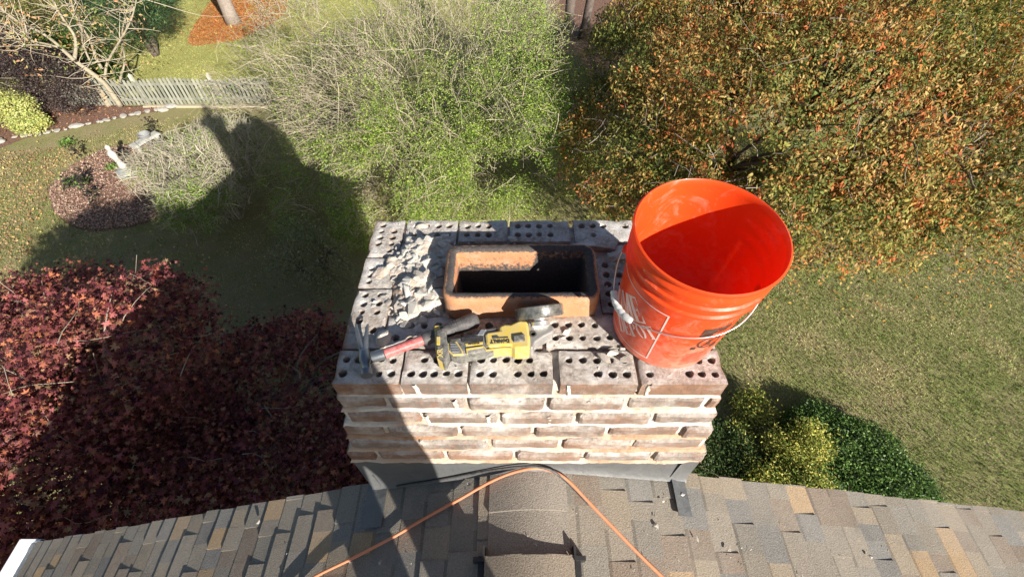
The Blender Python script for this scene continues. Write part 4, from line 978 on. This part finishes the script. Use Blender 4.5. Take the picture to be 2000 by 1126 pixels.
twiggy(e, LB, (-2.2, 11.2, GZ), 0, None, 6800, (.35, 1.1), (.44, .385, .28), leafP=85000, lcols=([(.26, .39, .06), (.36, .48, .09), (.15, .25, .05), (.38, .40, .15)], (4, 3, 2, 2)), seed=2, gfun=gf, stems=22)
# smaller arching shrub in the mulch bed
e = plant('flowering_shrub', (-8.0, 8.6, GZ), 'arching pale twigged shrub growing in the mulch bed beside the stone ornament', 'shrub')
LS = [gl(400, 335, -5.65, 1.1, 1.1, .95), gl(395, 405, -5.8, .85, .7, .7), gl(325, 340, -6.0, .85, .8, .65), gl(450, 300, -5.6, .8, .9, .85)]
def gf2(Q): return np.clip(.45-.8*(Q[:, 1]-7.2)-.3*(Q[:, 2]+5.2), .12, 1)
twiggy(e, LS, (-7.0, 8.2, GZ), 0, None, 2600, (.3, .9), (.52, .47, .36), leafP=14000, lcols=([(.24, .36, .06), (.30, .42, .09), (.14, .22, .05)], (3, 3, 1)), seed=9, gfun=gf2, stems=12)

# autumn tree on the right
AC = [(.48, .14, .05), (.50, .22, .065), (.40, .26, .08), (.27, .25, .065), (.13, .16, .04), (.48, .33, .13)]
e = plant('autumn_tree', (5.2, 8.0, GZ), 'broad tree with drooping orange, rust and yellow green leaves right of the shrub', 'tree')
LA = [(5.8, 7.9, -3.8, 3.9, 3.3, 1.8), (2.6, 7.9, -4.9, 1.7, 2.7, 1.25), (8.3, 6.6, -4.0, 3.0, 2.6, 1.5), (4.8, 5.6, -4.6, 2.8, 1.3, 1.0), (3.9, 10.6, -3.9, 2.3, 2.2, 1.5), (7.6, 9.6, -3.0, 3.4, 2.4, 1.6)]
Pc = ell_points(25000, LA, .6, .62, .68, .95, seed=21)
base = pal(len(Pc), AC, (1.8, 3.2, 4.2, 4.2, 2.4, 3), .2); tint = fbm(Pc, .8, 31)
gcol = pal(len(Pc), AC[3:5], (2, 3), .25); gm_ = (tint+rs.uniform(-.25, .25, len(Pc))) < -.16; base[gm_] = gcol[gm_]
per = 8; n = len(Pc)*per; Q = np.repeat(Pc, per, 0)+rnd(n)*.062; C = np.repeat(base, per, 0)*rs.uniform(.7, 1.3, (n, 1))
D = rnd(n)*.75; D[:, 2] -= .75; out_ = Q-np.array([5.2, 8, -5]); out_ /= np.linalg.norm(out_, axis=1, keepdims=True); N = out_+rnd(n)*.5
V, F, C = leafmesh(Q, D+.25*out_, N, rs.uniform(.05, .095, n), rs.uniform(.021, .036, n), T_LAN, C)
par(obj('crown', mesh_from('crown', V, F, M['leaf'], C)), e)
fk = [(4.2, 7.2, -4.9), (6.0, 8.6, -4.7), (6.6, 7.2, -4.9), (5.0, 9.0, -4.6), (3.6, 8.2, -4.8)]
par(limbs((5.2, 8.0, GZ), fk, ell_points(150, LA, .45, .6, 0, seed=2), .13, 'trunk', None, (.22, .18, .14), .006, .05), e)
Pt = ell_points(800, LA, .70, .6, 0, seed=5); dr = rnd(800); dr /= np.linalg.norm(dr, axis=1, keepdims=True)
par(obj('twigs', tubes('twigs', bend(Pt-dr*.3, Pt+dr*.25, 5, .0, .1), np.linspace(.009, .003, 5)[None]*np.ones((800, 1)), (.27, .23, .19), M['twig'], 3, .3)), e)

# maroon maple on the left
e = plant('maple_tree', (-4.3, 2.2, GZ), 'dark red maple with lobed leaves, sunlit on its left side, beside the left slope', 'tree')
LM = [gl(235, 690, -3.75, 1.05, 1.15, .75), gl(40, 740, -4.7, 1.6, 1.5, .9), gl(110, 900, -4.2, 1.2, 1.1, .9), gl(20, 1000, -4.6, 1.3, 1.1, 1.0), gl(130, 620, -4.9, 1.2, .9, .8), (-3.3, 2.5, -5.6, 2.2, 1.6, 1.0), (-2.6, 2.9, -5.9, 1.5, 1.4, .8), (-3.2, 1.4, -5.3, 1.4, 1.2, .9), (-4.4, 1.0, -4.9, 1.2, 1.1, .9)]
Pc = ell_points(18000, LM, .6, .62, .7, 1.4, seed=41); n = len(Pc)*5
Q = np.repeat(Pc, 5, 0)+rnd(n)*.085; base = pal(len(Pc), [(.24, .065, .068), (.33, .11, .10), (.07, .022, .03), (.46, .17, .09), (.36, .22, .13)], (4, 4, 3, 1.8, 1.5), .25); C = np.repeat(base, 5, 0)*rs.uniform(.75, 1.25, (n, 1))
D = rnd(n); D[:, 2] = D[:, 2]*.35-.2; N = rnd(n)*.55; N[:, 2] += 1
V, F, C = leafmesh(Q, D, N, *[np.repeat(rs.uniform(.04, .105, n//5), 5)*rs.uniform(.85, 1.15, n)]*2, T_MAP, C)
par(obj('crown', mesh_from('crown', V, F, M['leaf'], C)), e)
par(limbs((-4.3, 2.2, GZ), [(-5.0, 1.8, -5.2), (-3.6, 2.3, -5.6), (-5.9, 1.6, -5.4), (-4.6, 1.2, -5.2)], ell_points(110, LM, .5, .6, 0, seed=3), .075, 'trunk', None, (.40, .34, .27), .005, .05), e)
Pt = ell_points(220, LM, .66, .6, 0, seed=5); dr = rnd(220); dr[:, 2] += .4; dr /= np.linalg.norm(dr, axis=1, keepdims=True)
par(obj('twigs', tubes('twigs', bend(Pt-dr*.35, Pt+dr*.2, 5, .0, .08), np.linspace(.007, .002, 5)[None]*np.ones((220, 1)), (.36, .30, .24), M['twig'], 3, .3)), e)

# shrubs at the right wall
def shrub(label, lobes, n, L, W, cols, wts, mat='leaf_gloss', per=7, spread=.05, name='shrub', tmpl=T_DIA, inner=.7, up=.35, stemc=(.2, .16, .11), gap=0, cat='shrub', ns=50):
    l0 = lobes[0]; b_ = (l0[0], l0[1], GZ); e = plant(name, b_, label, cat)
    P = ell_points(n, lobes, inner, .6, gap, 2.5, seed=int(abs(l0[0])*10) % 50, zmin=GZ+.02)
    par(foliage('leaves', P, None, L, W, tmpl, cols, wts, mat, spread, per, 0, up), e)
    par(limbs(b_, [(l0[0]+rs.uniform(-.3, .3), l0[1]+rs.uniform(-.3, .3), l0[2]) for _ in range(5)], ell_points(ns, lobes, .6, .6, 0, seed=1, zmin=GZ+.1), .025, 'stems', None, stemc, .003, 0, 5), e); return e
DG = [(.065, .12, .03), (.10, .19, .04), (.15, .25, .06), (.04, .075, .025)]
shrub('dense dark green glossy shrub on the lawn beyond the right slope', [gl(1670, 900, -6.8, .85, .8, .32), gl(1740, 960, -6.8, .7, .6, .3), gl(1600, 850, -6.85, .6, .6, .25), gl(1560, 980, -6.7, .7, .6, .35)], 6800, (.035, .06), (.018, .03), DG, (3, 4, 2, 2))
shrub('variegated shrub with yellow leaves between the chimney and the dark green shrub', [gl(1530, 905, -6.7, .34, .55, .38), gl(1490, 960, -6.65, .38, .45, .42), gl(1470, 800, -6.85, .3, .4, .2), gl(1575, 870, -6.65, .28, .4, .42), gl(1440, 870, -6.8, .25, .4, .25), gl(1570, 960, -6.6, .4, .35, .42)], 2900, (.035, .055), (.018, .028), [(.48, .45, .10), (.58, .55, .17), (.10, .15, .03), (.28, .34, .07)], (3, 1.6, 2.6, 2.4), 'leaf', spread=.075, inner=.55)
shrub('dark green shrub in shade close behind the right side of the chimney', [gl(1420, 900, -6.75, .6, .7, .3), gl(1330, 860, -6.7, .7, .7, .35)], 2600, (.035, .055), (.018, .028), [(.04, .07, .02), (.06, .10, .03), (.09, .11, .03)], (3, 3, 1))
# small grey green shrub in the shade
shrub('airy grey green sapling in the shade on the left lawn', [(-4.35, 6.0, -6.2, .85, .75, .6), (-3.7, 5.6, -6.4, .6, .55, .5), (-4.6, 6.5, -6.0, .5, .5, .4)], 1100, (.04, .065), (.02, .032), [(.26, .27, .15), (.20, .22, .10), (.32, .31, .2)], (3, 3, 1), 'leaf', 5, .07, 'sapling', inner=.3, gap=.9, cat='sapling')
# far left plants
DP = [(.065, .045, .045), (.10, .08, .07), (.045, .03, .035), (.15, .13, .11)]
shrub('dark purple leaved hedge in front of the left end of the picket fence', [(-14.9, 13.6, -6.1, 1.6, 1.0, 1.0), (-16.6, 14.4, -6.0, 1.8, 1.2, 1.2), (-18.6, 15.2, -6.0, 1.8, 1.3, 1.2), (-13.9, 13.3, -6.4, .7, .7, .6)], 11000, (.05, .08), (.02, .035), DP, (4, 3, 3, 1.2), 'leaf_gloss', 6, .07, 'hedge')
shrub('bright yellow green low shrub at the left edge in front of the dark hedge', [(-15.6, 12.6, -6.45, .95, .55, .5), (-16.5, 13.3, -6.3, .9, .6, .6), (-14.8, 12.1, -6.7, .6, .4, .28)], 3600, (.05, .08), (.03, .045), [(.50, .52, .17), (.60, .60, .26), (.36, .42, .12)], (3, 2, 1.5), 'leaf', 6, .05)
shrub('dark shrub at the left edge below the yellow green shrub', [(-16.6, 11.7, -6.6, .9, .6, .45)], 1500, (.05, .08), (.025, .04), [(.05, .06, .025), (.09, .06, .04)], (2, 1), 'leaf', 6, .06)
# conifer boughs behind the fence
e = plant('pine_tree', (-13.6, 17.2, GZ), 'blue green conifer behind the left part of the fence', 'tree')
LC = [(-12.4, 16.0, -4.6, 1.5, 1.3, .8), (-13.9, 17.2, -4.3, 1.6, 1.3, .8), (-11.9, 16.6, -3.4, 1.3, 1.2, .7), (-13.8, 16.4, -5.6, 1.8, 1.3, .6), (-14.9, 16.8, -3.6, 1.5, 1.2, .7), (-11.4, 15.4, -3.0, 1.0, .9, .5)]
P = ell_points(3600, LC, .3, .5, .85, 1.3, seed=15)
par(foliage('needles', P, None, (.10, .18), (.012, .022), T_DIA, [(.05, .10, .045), (.08, .15, .06), (.13, .19, .09)], (3, 3, 1), 'leaf', .09, 16, .1, .3), e)
par(limbs((-13.6, 17.2, GZ), [(-13.6, 17.2, -5.4), (-13.5, 17.1, -4.2), (-13.4, 17, -3.0)], ell_points(70, LC, .4, .5, 0, seed=3), .12, 'trunk', None, (.16, .13, .10), .008, .03), e)
# crepe myrtle with pale smooth branches
e = plant('crepe_myrtle', (-13.2, 13.4, GZ), 'pale smooth barked multi stemmed tree with sparse tan leaves at the fence', 'tree')
def q(x, y, yy):                         # point seen at pixel (x, y) in the upright plane Y = yy
    d = ray(x, y); p = CAM+d*(yy-CAM[1])/d[1]; return p
mt = MB()
BRN = [([(235, 207), (205, 165), (175, 140), (145, 118)], .085, .055, 13.4), ([(213, 207), (196, 178), (188, 165)], .09, .07, 13.6), ([(145, 118), (125, 100), (108, 84), (80, 64), (35, 42), (-20, 8)], .055, .022, 13.2), ([(145, 118), (148, 95), (145, 70), (125, 40), (105, 5), (95, -30)], .05, .02, 13.3), ([(112, 92), (85, 85), (40, 77), (-30, 74)], .03, .014, 13.0), ([(100, 92), (70, 88), (30, 90), (-30, 92)], .024, .012, 12.9), ([(35, 42), (10, 25), (-20, 20)], .02, .01, 13.1), ([(200, 135), (188, 115), (176, 80), (150, 35), (135, -10)], .05, .016, 13.9), ([(175, 118), (165, 95), (160, 80)], .03, .02, 13.7), ([(255, 42), (262, 20), (268, -10)], .022, .012, 13.8), ([(205, 165), (206, 140), (212, 118), (240, 70), (255, 42)], .045, .02, 13.8), ([(196, 165), (150, 172), (125, 168), (95, 160)], .014, .006, 13.1), ([(60, 55), (50, 75)], .01, .006, 13.1), ([(228, 200), (236, 150), (243, 120), (238, 70), (248, 20)], .045, .014, 14.1)]
tipsM = []
for pts, ra, rb_, yy in BRN:
    P = cr([q(x, y, yy+.12*i*(1 if rb_ < .03 else .2)) for i, (x, y) in enumerate(pts)], 5); k_ = len(P)
    mt.tube(P, [ra+(rb_-ra)*i/(k_-1) for i in range(k_)], 9, (.50, .44, .32)); tipsM += [P[int(k_*f)] for f in (.5, .7, .85, .99)]
par(mt.build('trunk', [M['bark']], smooth=True), e)
tipsM = np.array(tipsM); A = tipsM[rs.randint(len(tipsM), size=260)]; A = A[A[:, 2] > -6.2]; m_ = len(A); B = A+rnd(m_)*[.7, .4, .5]+[0, 0, .35]
par(obj('twigs', tubes('twigs', bend(A, B, 6, .03, .08), np.linspace(.011, .003, 6)[None]*np.ones((m_, 1)), (.48, .42, .32), M['twig'], 4, .2)), e)
par(foliage('leaves', np.concatenate([B[:150]+rnd(150)*.1, A[rs.randint(m_, size=110)]+rnd(110)*.3]), None, (.07, .13), (.03, .05), T_LAN, [(.55, .36, .18), (.45, .25, .12), (.35, .33, .12), (.22, .26, .08)], (3, 2, 2, 2.5), 'leaf', .12, 5, .5, .2), e)
# loose yellowish shrubs beyond the fence, upper left
for lab_, lb, nn_, cc2 in (('loose olive shrub beyond the dark hedge at the upper left edge', [(-19.3, 18.0, -5.9, 1.8, 1.6, 1.1), (-17.2, 17.6, -6.1, 1.4, 1.2, .9)], 2600, [(.20, .20, .07), (.28, .22, .10), (.13, .15, .05)]),
                           ('low green shrub against the far side of the fence behind the pale stems', [(-15.0, 14.9, -6.0, 1.3, .6, .7), (-13.6, 14.7, -6.3, .6, .5, .5)], 1600, [(.10, .17, .04), (.18, .24, .06), (.07, .11, .03)])):
    shrub(lab_, lb, nn_, (.07, .12), (.03, .05), cc2, (3, 2, 2), 'leaf', 6, .1, gap=.8, inner=.3)
# tall pine whose trunk foot shows at the top
e = plant('pine_tree', (-11.75, 20.1, GZ), 'straight grey trunked pine standing in the orange pine straw', 'tree')
mt = MB(); zz = np.linspace(GZ-.05, 5.5, 26); mt.tube([(-11.75+.02*math.sin(z), 20.1, z) for z in zz], [.27*(1-.045*i*.5)+(.06 if i == 0 else 0) for i in range(26)], 18, (.42, .36, .31))
o = par(mt.build('trunk', [M['bark']], smooth=True), e)
P = ell_points(1500, [(-11.7, 20.1, 4.2, 2.2, 2.2, 1.6), (-11.7, 20.1, 6.0, 1.5, 1.5, 1.3)], .3, .3, .85, 1.2, seed=3)
par(foliage('needles', P, None, (.15, .25), (.015, .03), T_DIA, [(.05, .10, .04), (.09, .15, .06)], (3, 2), 'leaf', .12, 12, .1, .3), e)
# dark trunks at the top centre
for i, (bx_, by_, r_, lx, lab_) in enumerate(((1.30, 19.0, .16, -.35, 'leftmost of the dark trunks behind the big shrub'), (2.05, 18.4, .20, -.05, 'thick dark trunk in the middle of the shaded group behind the big shrub'), (2.65, 18.6, .17, .30, 'rightmost dark trunk, half hidden by the autumn leaves'))):
    e = plant('shade_tree', (bx_, by_, GZ), lab_, 'tree', 'dark trunks behind the big shrub')
    mt = MB(); zz = np.linspace(0, 8.5, 16); P = [(bx_+lx*z/3, by_+.1*math.sin(z), GZ+z) for z in zz]; mt.tube(P, [r_*(1-.04*j)+(.05 if j == 0 else 0) for j in range(16)], 14, (.20, .16, .14)); par(mt.build('trunk', [M['bark']], smooth=True), e)
    P = ell_points(420, [(P[-1][0], P[-1][1], 1.6, 1.6, 1.6, 1.0), (P[-1][0]+.3, P[-1][1]-.6, .2, 1.3, 1.3, .8)], .3, .5, .8, 1.3, seed=i)
    par(foliage('crown', P, None, (.1, .16), (.05, .08), T_LAN, [(.10, .16, .04), (.18, .20, .05)], (3, 1), 'leaf', .12, 12, .1, .4), e)
e = shrub('fresh green leafed tree top showing behind the upper right edge of the big shrub', [(.15, 14.6, -4.2, .75, .7, .6), (.3, 15.2, -3.6, .8, .7, .6), (.7, 13.6, -5.6, .6, .6, .6)], 700, (.07, .11), (.035, .05), [(.12, .22, .04), (.20, .32, .07)], (2, 2), 'leaf', 6, .08, 'leafy_tree', inner=.3, cat='tree')

# ------------------------------------------------------------------ fence
fe = empty('picket_fence', (-9, 13.8, GZ), 'low weathered grey picket fence with arched sections behind the garden', 'fence')
def fy(x): return 13.62+.02*(x+13)
pk = MB(); x = -14.6; i = 0
while x < -7.9:
    sec = ((x+14.6) % 2.44)/2.44; h = .80+.10*math.sin(math.pi*sec)+rs.uniform(-.012, .012); y = fy(x); lean = rs.uniform(-.012, .012); c = np.array((.29, .29, .25))*rs.uniform(.65, 1.2)
    w_ = .076; z0 = GZ+.03
    V = [(x, y, z0), (x+w_, y, z0), (x+w_+lean, y, z0+h-.04), (x+w_/2+lean, y, z0+h), (x+lean, y, z0+h-.04)]; V += [(a, b_+.018, c_) for a, b_, c_ in V]
    pk.add(V, [(0, 1, 2, 3, 4), (9, 8, 7, 6, 5)]+[(j, j+5, (j+1) % 5+5, (j+1) % 5) for j in range(5)], c); x += .128; i += 1
k = NT('weathered_wood'); gr_ = k.noise(20, 5, .7); k.col(k.mix(k.ramp(gr_, [(.35, 0), (.75, .8)]), k.attr(), k.mix(.5, k.attr(), (.20, .24, .14)))); k.bump(gr_, .006); M['wood'] = k.p(.85)
def fpar(o): return par(o, fe)
fpar(pk.build('pickets', [M['wood']]))
for zr in (.16, .66):
    b = MB(); V = []
    for x in (-14.6, -7.9):
        for dy in (.02, .06):
            for dz in (0, .085): V.append((x, fy(x)+dy, GZ+zr+dz))
    b.add(V, [(0, 1, 3, 2), (4, 6, 7, 5), (0, 4, 5, 1), (2, 3, 7, 6), (0, 2, 6, 4), (1, 5, 7, 3)], (.20, .19, .16)); fpar(b.build('rail', [M['wood']]))
for j in range(3):
    x = -14.6+2.44*j; b = MB(); b.box(x-.045, x+.045, fy(x)+.062, fy(x)+.152, GZ, GZ+.95, (.48, .46, .4)); b.add([(x-.05, fy(x)+.057, GZ+.95), (x+.05, fy(x)+.057, GZ+.95), (x+.05, fy(x)+.157, GZ+.95), (x-.05, fy(x)+.157, GZ+.95), (x, fy(x)+.107, GZ+1.02)], [(0, 1, 4), (1, 2, 4), (2, 3, 4), (3, 0, 4), (3, 2, 1, 0)], (.48, .46, .4)); fpar(b.build('post', [M['wood']], bevel=.004))
b = MB(); b.box(-12.2, -7.95, 13.50, 13.60, GZ, GZ+.05, (.5, .42, .32)); fpar(b.build('kickboard', [M['wood']]))

# ------------------------------------------------------------------ stones, ornament, bench, seedlings
k = NT('field_stone'); n = k.noise(9, 6, .7); k.col(k.mix(n, (.20, .19, .17), (.52, .49, .45))); k.bump(n, .01); M['stone'] = k.p(.9)
def stone_mesh(seed):
    r = np.random.RandomState(seed); bm = bmesh.new(); bmesh.ops.create_icosphere(bm, subdivisions=2, radius=.5)
    for v in bm.verts:
        p = np.array([v.co[:]]); v.co *= 1+.6*fbm(p, 2.2, seed)[0]; v.co.z *= .5
    me = bpy.data.meshes.new('edging_stone'); bm.to_mesh(me); bm.free(); me.materials.append(M['stone']); return me
SM = [stone_mesh(i) for i in range(6)]
line = cr([(*uz(x, y, GZ)[:2], 0) for x, y in ((-60, 284), (0, 277), (50, 268), (100, 260), (150, 250), (200, 239), (240, 230), (280, 222), (325, 214), (338, 208))], 10)
acc = 0; last = line[0]; need = .2
for p in line[1:]:
    d = np.linalg.norm(p-last)
    acc += d; last = p
    if acc >= need:
        s = rs.choice([.14, .2, .27, .4], p=[.3, .3, .25, .15])*rs.uniform(.85, 1.15); acc = 0; need = s*.8; o = bpy.data.objects.new('edging_stone', SM[rs.randint(6)]); COL.objects.link(o)
        o.location = (p[0]+rs.uniform(-.04, .04), p[1]+rs.uniform(-.06, .06), GZ+.05); o.scale = (s, s*rs.uniform(.55, .8), s*rs.uniform(.5, .8)); o.rotation_euler = (0, 0, rs.uniform(-.5, .5)-.3)
        tag(o, 'rough pale field stone in the curved edging row in front of the hedge', 'stone', 'stones edging the border')
k = NT('cast_stone'); n = k.noise(14, 6, .7); k.col(k.mix(n, (.26, .26, .24), (.56, .55, .50))); k.bump(n, .006); M['cast'] = k.p(.85)
k = NT('dark_stone'); n = k.noise(14, 6, .7); k.col(k.mix(n, (.10, .105, .11), (.34, .35, .35))); k.bump(n, .006); M['dcast'] = k.p(.7)
sx0, sy0 = G(253, 342)
e = empty('garden_statue', (sx0, sy0, GZ), 'white stone figure rising from a banded grey round basin in the mulch bed', 'statue')
b = MB(); b.lathe([(0, 0), (.24, 0), (.27, .04), (.27, .09), (.22, .12), (.20, .14), (.23, .16), (.23, .21), (.16, .24), (.14, .27), (0, .27)], 28); b.build('basin', [M['dcast']], e, auto=40)
b = MB(); b.lathe([(0, .12), (.235, .115), (.245, .13), (.235, .145), (0, .15)], 28); b.build('basin_band', [M['cast']], e, auto=40)
b = MB(); V = [(0, .26), (.12, .27), (.115, .33), (.085, .42), (.075, .50), (.09, .58), (.11, .66), (.10, .73), (.055, .78), (.045, .81), (.065, .85), (.07, .90), (.05, .95), (0, .97)]; b.lathe(V, 20); 
P = np.array(b.V); P[:, 0] += .03*np.sin(P[:, 2]*7); P[:, 1] *= .75; P += .012*np.stack([fbm(P, 9, a) for a in range(3)], 1); b.V = [tuple(p) for p in P]; b.build('figure', [M['cast']], e, smooth=True)
a_, c_ = np.array(G(272, 308)), np.array(G(322, 279)); dvec = c_-a_; Lb = np.linalg.norm(dvec)
e = empty('garden_bench', (*((a_+c_)/2), GZ), 'narrow pale stone bench half under the arching shrub', 'bench', rot=(0, 0, math.atan2(dvec[1], dvec[0])))
b = MB(); b.V, b.F = [], []; V, F = gridbox(-Lb/2, Lb/2, -.14, .14, .32, .39, .06, .01, .006, 3); b.add(V, F, (1, 1, 1)); b.build('seat', [M['cast']], e)
for s_ in (-.36, .36):
    b = MB(); b.prism([(s_*Lb-.05, -.11), (s_*Lb+.05, -.11), (s_*Lb+.035, 0), (s_*Lb+.05, .11), (s_*Lb-.05, .11), (s_*Lb-.035, 0)], 0, .319); b.build('leg', [M['cast']], e, bevel=.01)
ux_, uy_ = G(292, 300)
e = empty('stone_urn', (ux_, uy_+.25, GZ), 'small blue grey stone urn standing at the bench', 'urn'); b = MB(); b.lathe([(0, 0), (.11, 0), (.11, .04), (.05, .08), (.04, .16), (.09, .24), (.14, .36), (.15, .46), (.17, .49), (.15, .51), (.13, .49), (.11, .40), (0, .36)], 20); b.build('bowl', [M['dcast']], e, auto=50)
sd_lab = 'small dark leaved seedling on a thin stem in and beside the mulch bed'
for i, (x, y, h) in enumerate(((170, 320, .55), (183, 385, .7), (172, 365, .4), (252, 318, .35), (307, 262, .35), (262, 322, .3), (196, 400, .45), (140, 372, .25))):
    gx, gy = G(x, y); e = plant('seedling', (gx, gy, GZ), sd_lab, 'seedling', 'seedlings in the mulch bed')
    b = MB(); b.tube([(0, 0, 0), (.01, .01, h*.5), (0, .02, h)], [.006, .005, .003], 5, (.12, .09, .07)); b.build('stem', [M['twig']], e)
    P = np.array([[0, 0, h*f] for f in (.45, .6, .75, .85, .95, 1, 1, 1.05)])+rnd(8)*.05
    foliage('leaves', P, e, (.08, .14), (.04, .06), T_LAN, [(.05, .045, .04), (.09, .08, .05)], (2, 1), 'leaf', .06, 5, .1, .3)
for i, (x, y) in enumerate(((225, 332), (143, 361), (165, 358), (133, 283), (345, 415))):
    gx, gy = G(x, y); P = np.c_[rs.normal(gx, .1, 26), rs.normal(gy, .1, 26), np.full(26, GZ+.05)+rs.rand(26)*.08]
    e = plant('weed', (gx, gy, GZ), 'small bright green weed clump on the ground in and round the mulch bed', 'weed', 'green weeds round the bed'); par(foliage('leaves', P, None, (.06, .1), (.03, .05), T_LAN, [(.14, .26, .05), (.2, .32, .08)], (1, 1), 'leaf', .04, 5, 0, .5), e)

# ================================================================== PHOTOGRAPHER (stands on the ridge behind the camera; casts the shadow over the left side)
def person():
    e = empty('person', (.10, -1.0, -.45), 'person in dark jacket and jeans standing on the roof ridge behind the chimney', 'person')
    J = {}; V = []; Rr = []; Ed = []; C = []
    def j(n_, p, r_, par_=None):
        J[n_] = len(V); V.append(p); Rr.append(r_)
        if par_: Ed.append((J[par_], J[n_]))
    j('pelvis', (.15, -1.00, .40), .185); j('waist', (.15, -1.00, .60), .175, 'pelvis'); j('chest', (.08, -.98, .80), .17, 'waist'); j('neck0', (.02, -.97, .97), .09, 'chest'); j('neck', (-.03, -.96, 1.03), .058, 'neck0')
    j('jaw', (-.035, -.93, 1.10), .07, 'neck'); j('head', (-.035, -.935, 1.18), .095, 'jaw'); j('crown', (-.035, -.94, 1.25), .075, 'head')
    for s_, n_ in ((-1, 'l'), (1, 'r')):
        j('hip'+n_, (.15+s_*.08, -1.0, .30), .105, 'pelvis'); j('thigh'+n_, (.15+s_*.105, -.98, .14), .10, 'hip'+n_); j('knee'+n_, (.15+s_*.115, -.97, -.02), .086, 'thigh'+n_)
        j('calf'+n_, (.15+s_*.12, -.99, -.18), .085, 'knee'+n_); j('ankle'+n_, (.15+s_*.12, -1.0, -.37), .07, 'calf'+n_); j('heel'+n_, (.14+s_*.11, -1.03, -.435), .04, 'ankle'+n_); j('toe'+n_, (.14+s_*.12, -.83, -.445), .035, 'heel'+n_)
        j('sh'+n_, (.02+s_*.185, -.96, .93), .075, 'neck0'); j('up'+n_, (-.02+s_*.23, -.90, .80), .058, 'sh'+n_); j('el'+n_, (-.03+s_*.23, -.82, .72), .046, 'up'+n_); j('fo'+n_, (-.03+s_*.15, -.70, .85), .042, 'el'+n_); j('wr'+n_, (-.034+s_*.085, -.605, .955), .028, 'fo'+n_); j('palm'+n_, (-.034+s_*.075, -.58, .985), .026, 'wr'+n_)
        for f in range(4):
            y0 = -.575-.012*f; j('f%d%s' % (f, n_), (-.034+s_*.07, y0, 1.0+.004*f), .009, 'palm'+n_); j('g%d%s' % (f, n_), (-.034+s_*(.045), y0-.004, 1.018), .008, 'f%d%s' % (f, n_)); j('h%d%s' % (f, n_), (-.034+s_*.025, y0-.012, 1.012), .0075, 'g%d%s' % (f, n_))
        j('t0'+n_, (-.034+s_*.06, -.60, .985), .011, 'palm'+n_); j('t1'+n_, (-.034+s_*.035, -.615, .99), .009, 't0'+n_)
    me = bpy.data.meshes.new('body'); me.from_pydata(V, Ed, []); o = bpy.data.objects.new('body', me); COL.objects.link(o)
    sk = o.modifiers.new('skin', 'SKIN'); o.modifiers.new('sub', 'SUBSURF').render_levels = 2; o.modifiers['sub'].levels = 2
    for v, r_ in zip(me.skin_vertices[0].data, Rr): v.radius = (r_, r_)
    me.skin_vertices[0].data[0].use_root = True
    dg = bpy.context.evaluated_depsgraph_get(); m2 = bpy.data.meshes.new_from_object(o.evaluated_get(dg)); bpy.data.objects.remove(o); m2.materials.clear()
    for nm, c in (('jacket', (.04, .05, .07)), ('jeans', (.05, .08, .15)), ('skin', (.50, .30, .22)), ('shoe', (.06, .045, .035))):
        k = NT(nm); k.col(k.mix(k.noise(40), c, tuple(x*1.4 for x in c))); m2.materials.append(k.p(.8))
    for p in m2.polygons:
        c = p.center; p.use_smooth = True
        p.material_index = 2 if (c.z > 1.02 and c.y < -.8) or (c.y > -.63) else 3 if c.z < -.38 else 1 if c.z < .42 else 0
    b_ = par(obj('body', m2), e)
    hb = MB(); hb.lathe([(0, .105), (.05, .098), (.085, .07), (.101, .02), (.100, -.03), (.09, -.05)], 20); hb.xf(Matrix.Translation((-.035, -.955, 1.19))); k = NT('hair'); k.col((.05, .03, .02)); k.bump(k.noise(90), .004)
    hr = hb.build('hair', [k.p(.7)], smooth=True); par(hr, e)
    for s_ in (-1, 1):
        fb_ = MB(); fb_.lathe([(0, -.012), (.009, -.008), (.012, 0), (.009, .008), (0, .012)], 10); fb_.xf(Matrix.Translation((-.035+s_*.033, -.853, 1.175))); par(fb_.build('eye', [M['white']], smooth=True), e)
person()
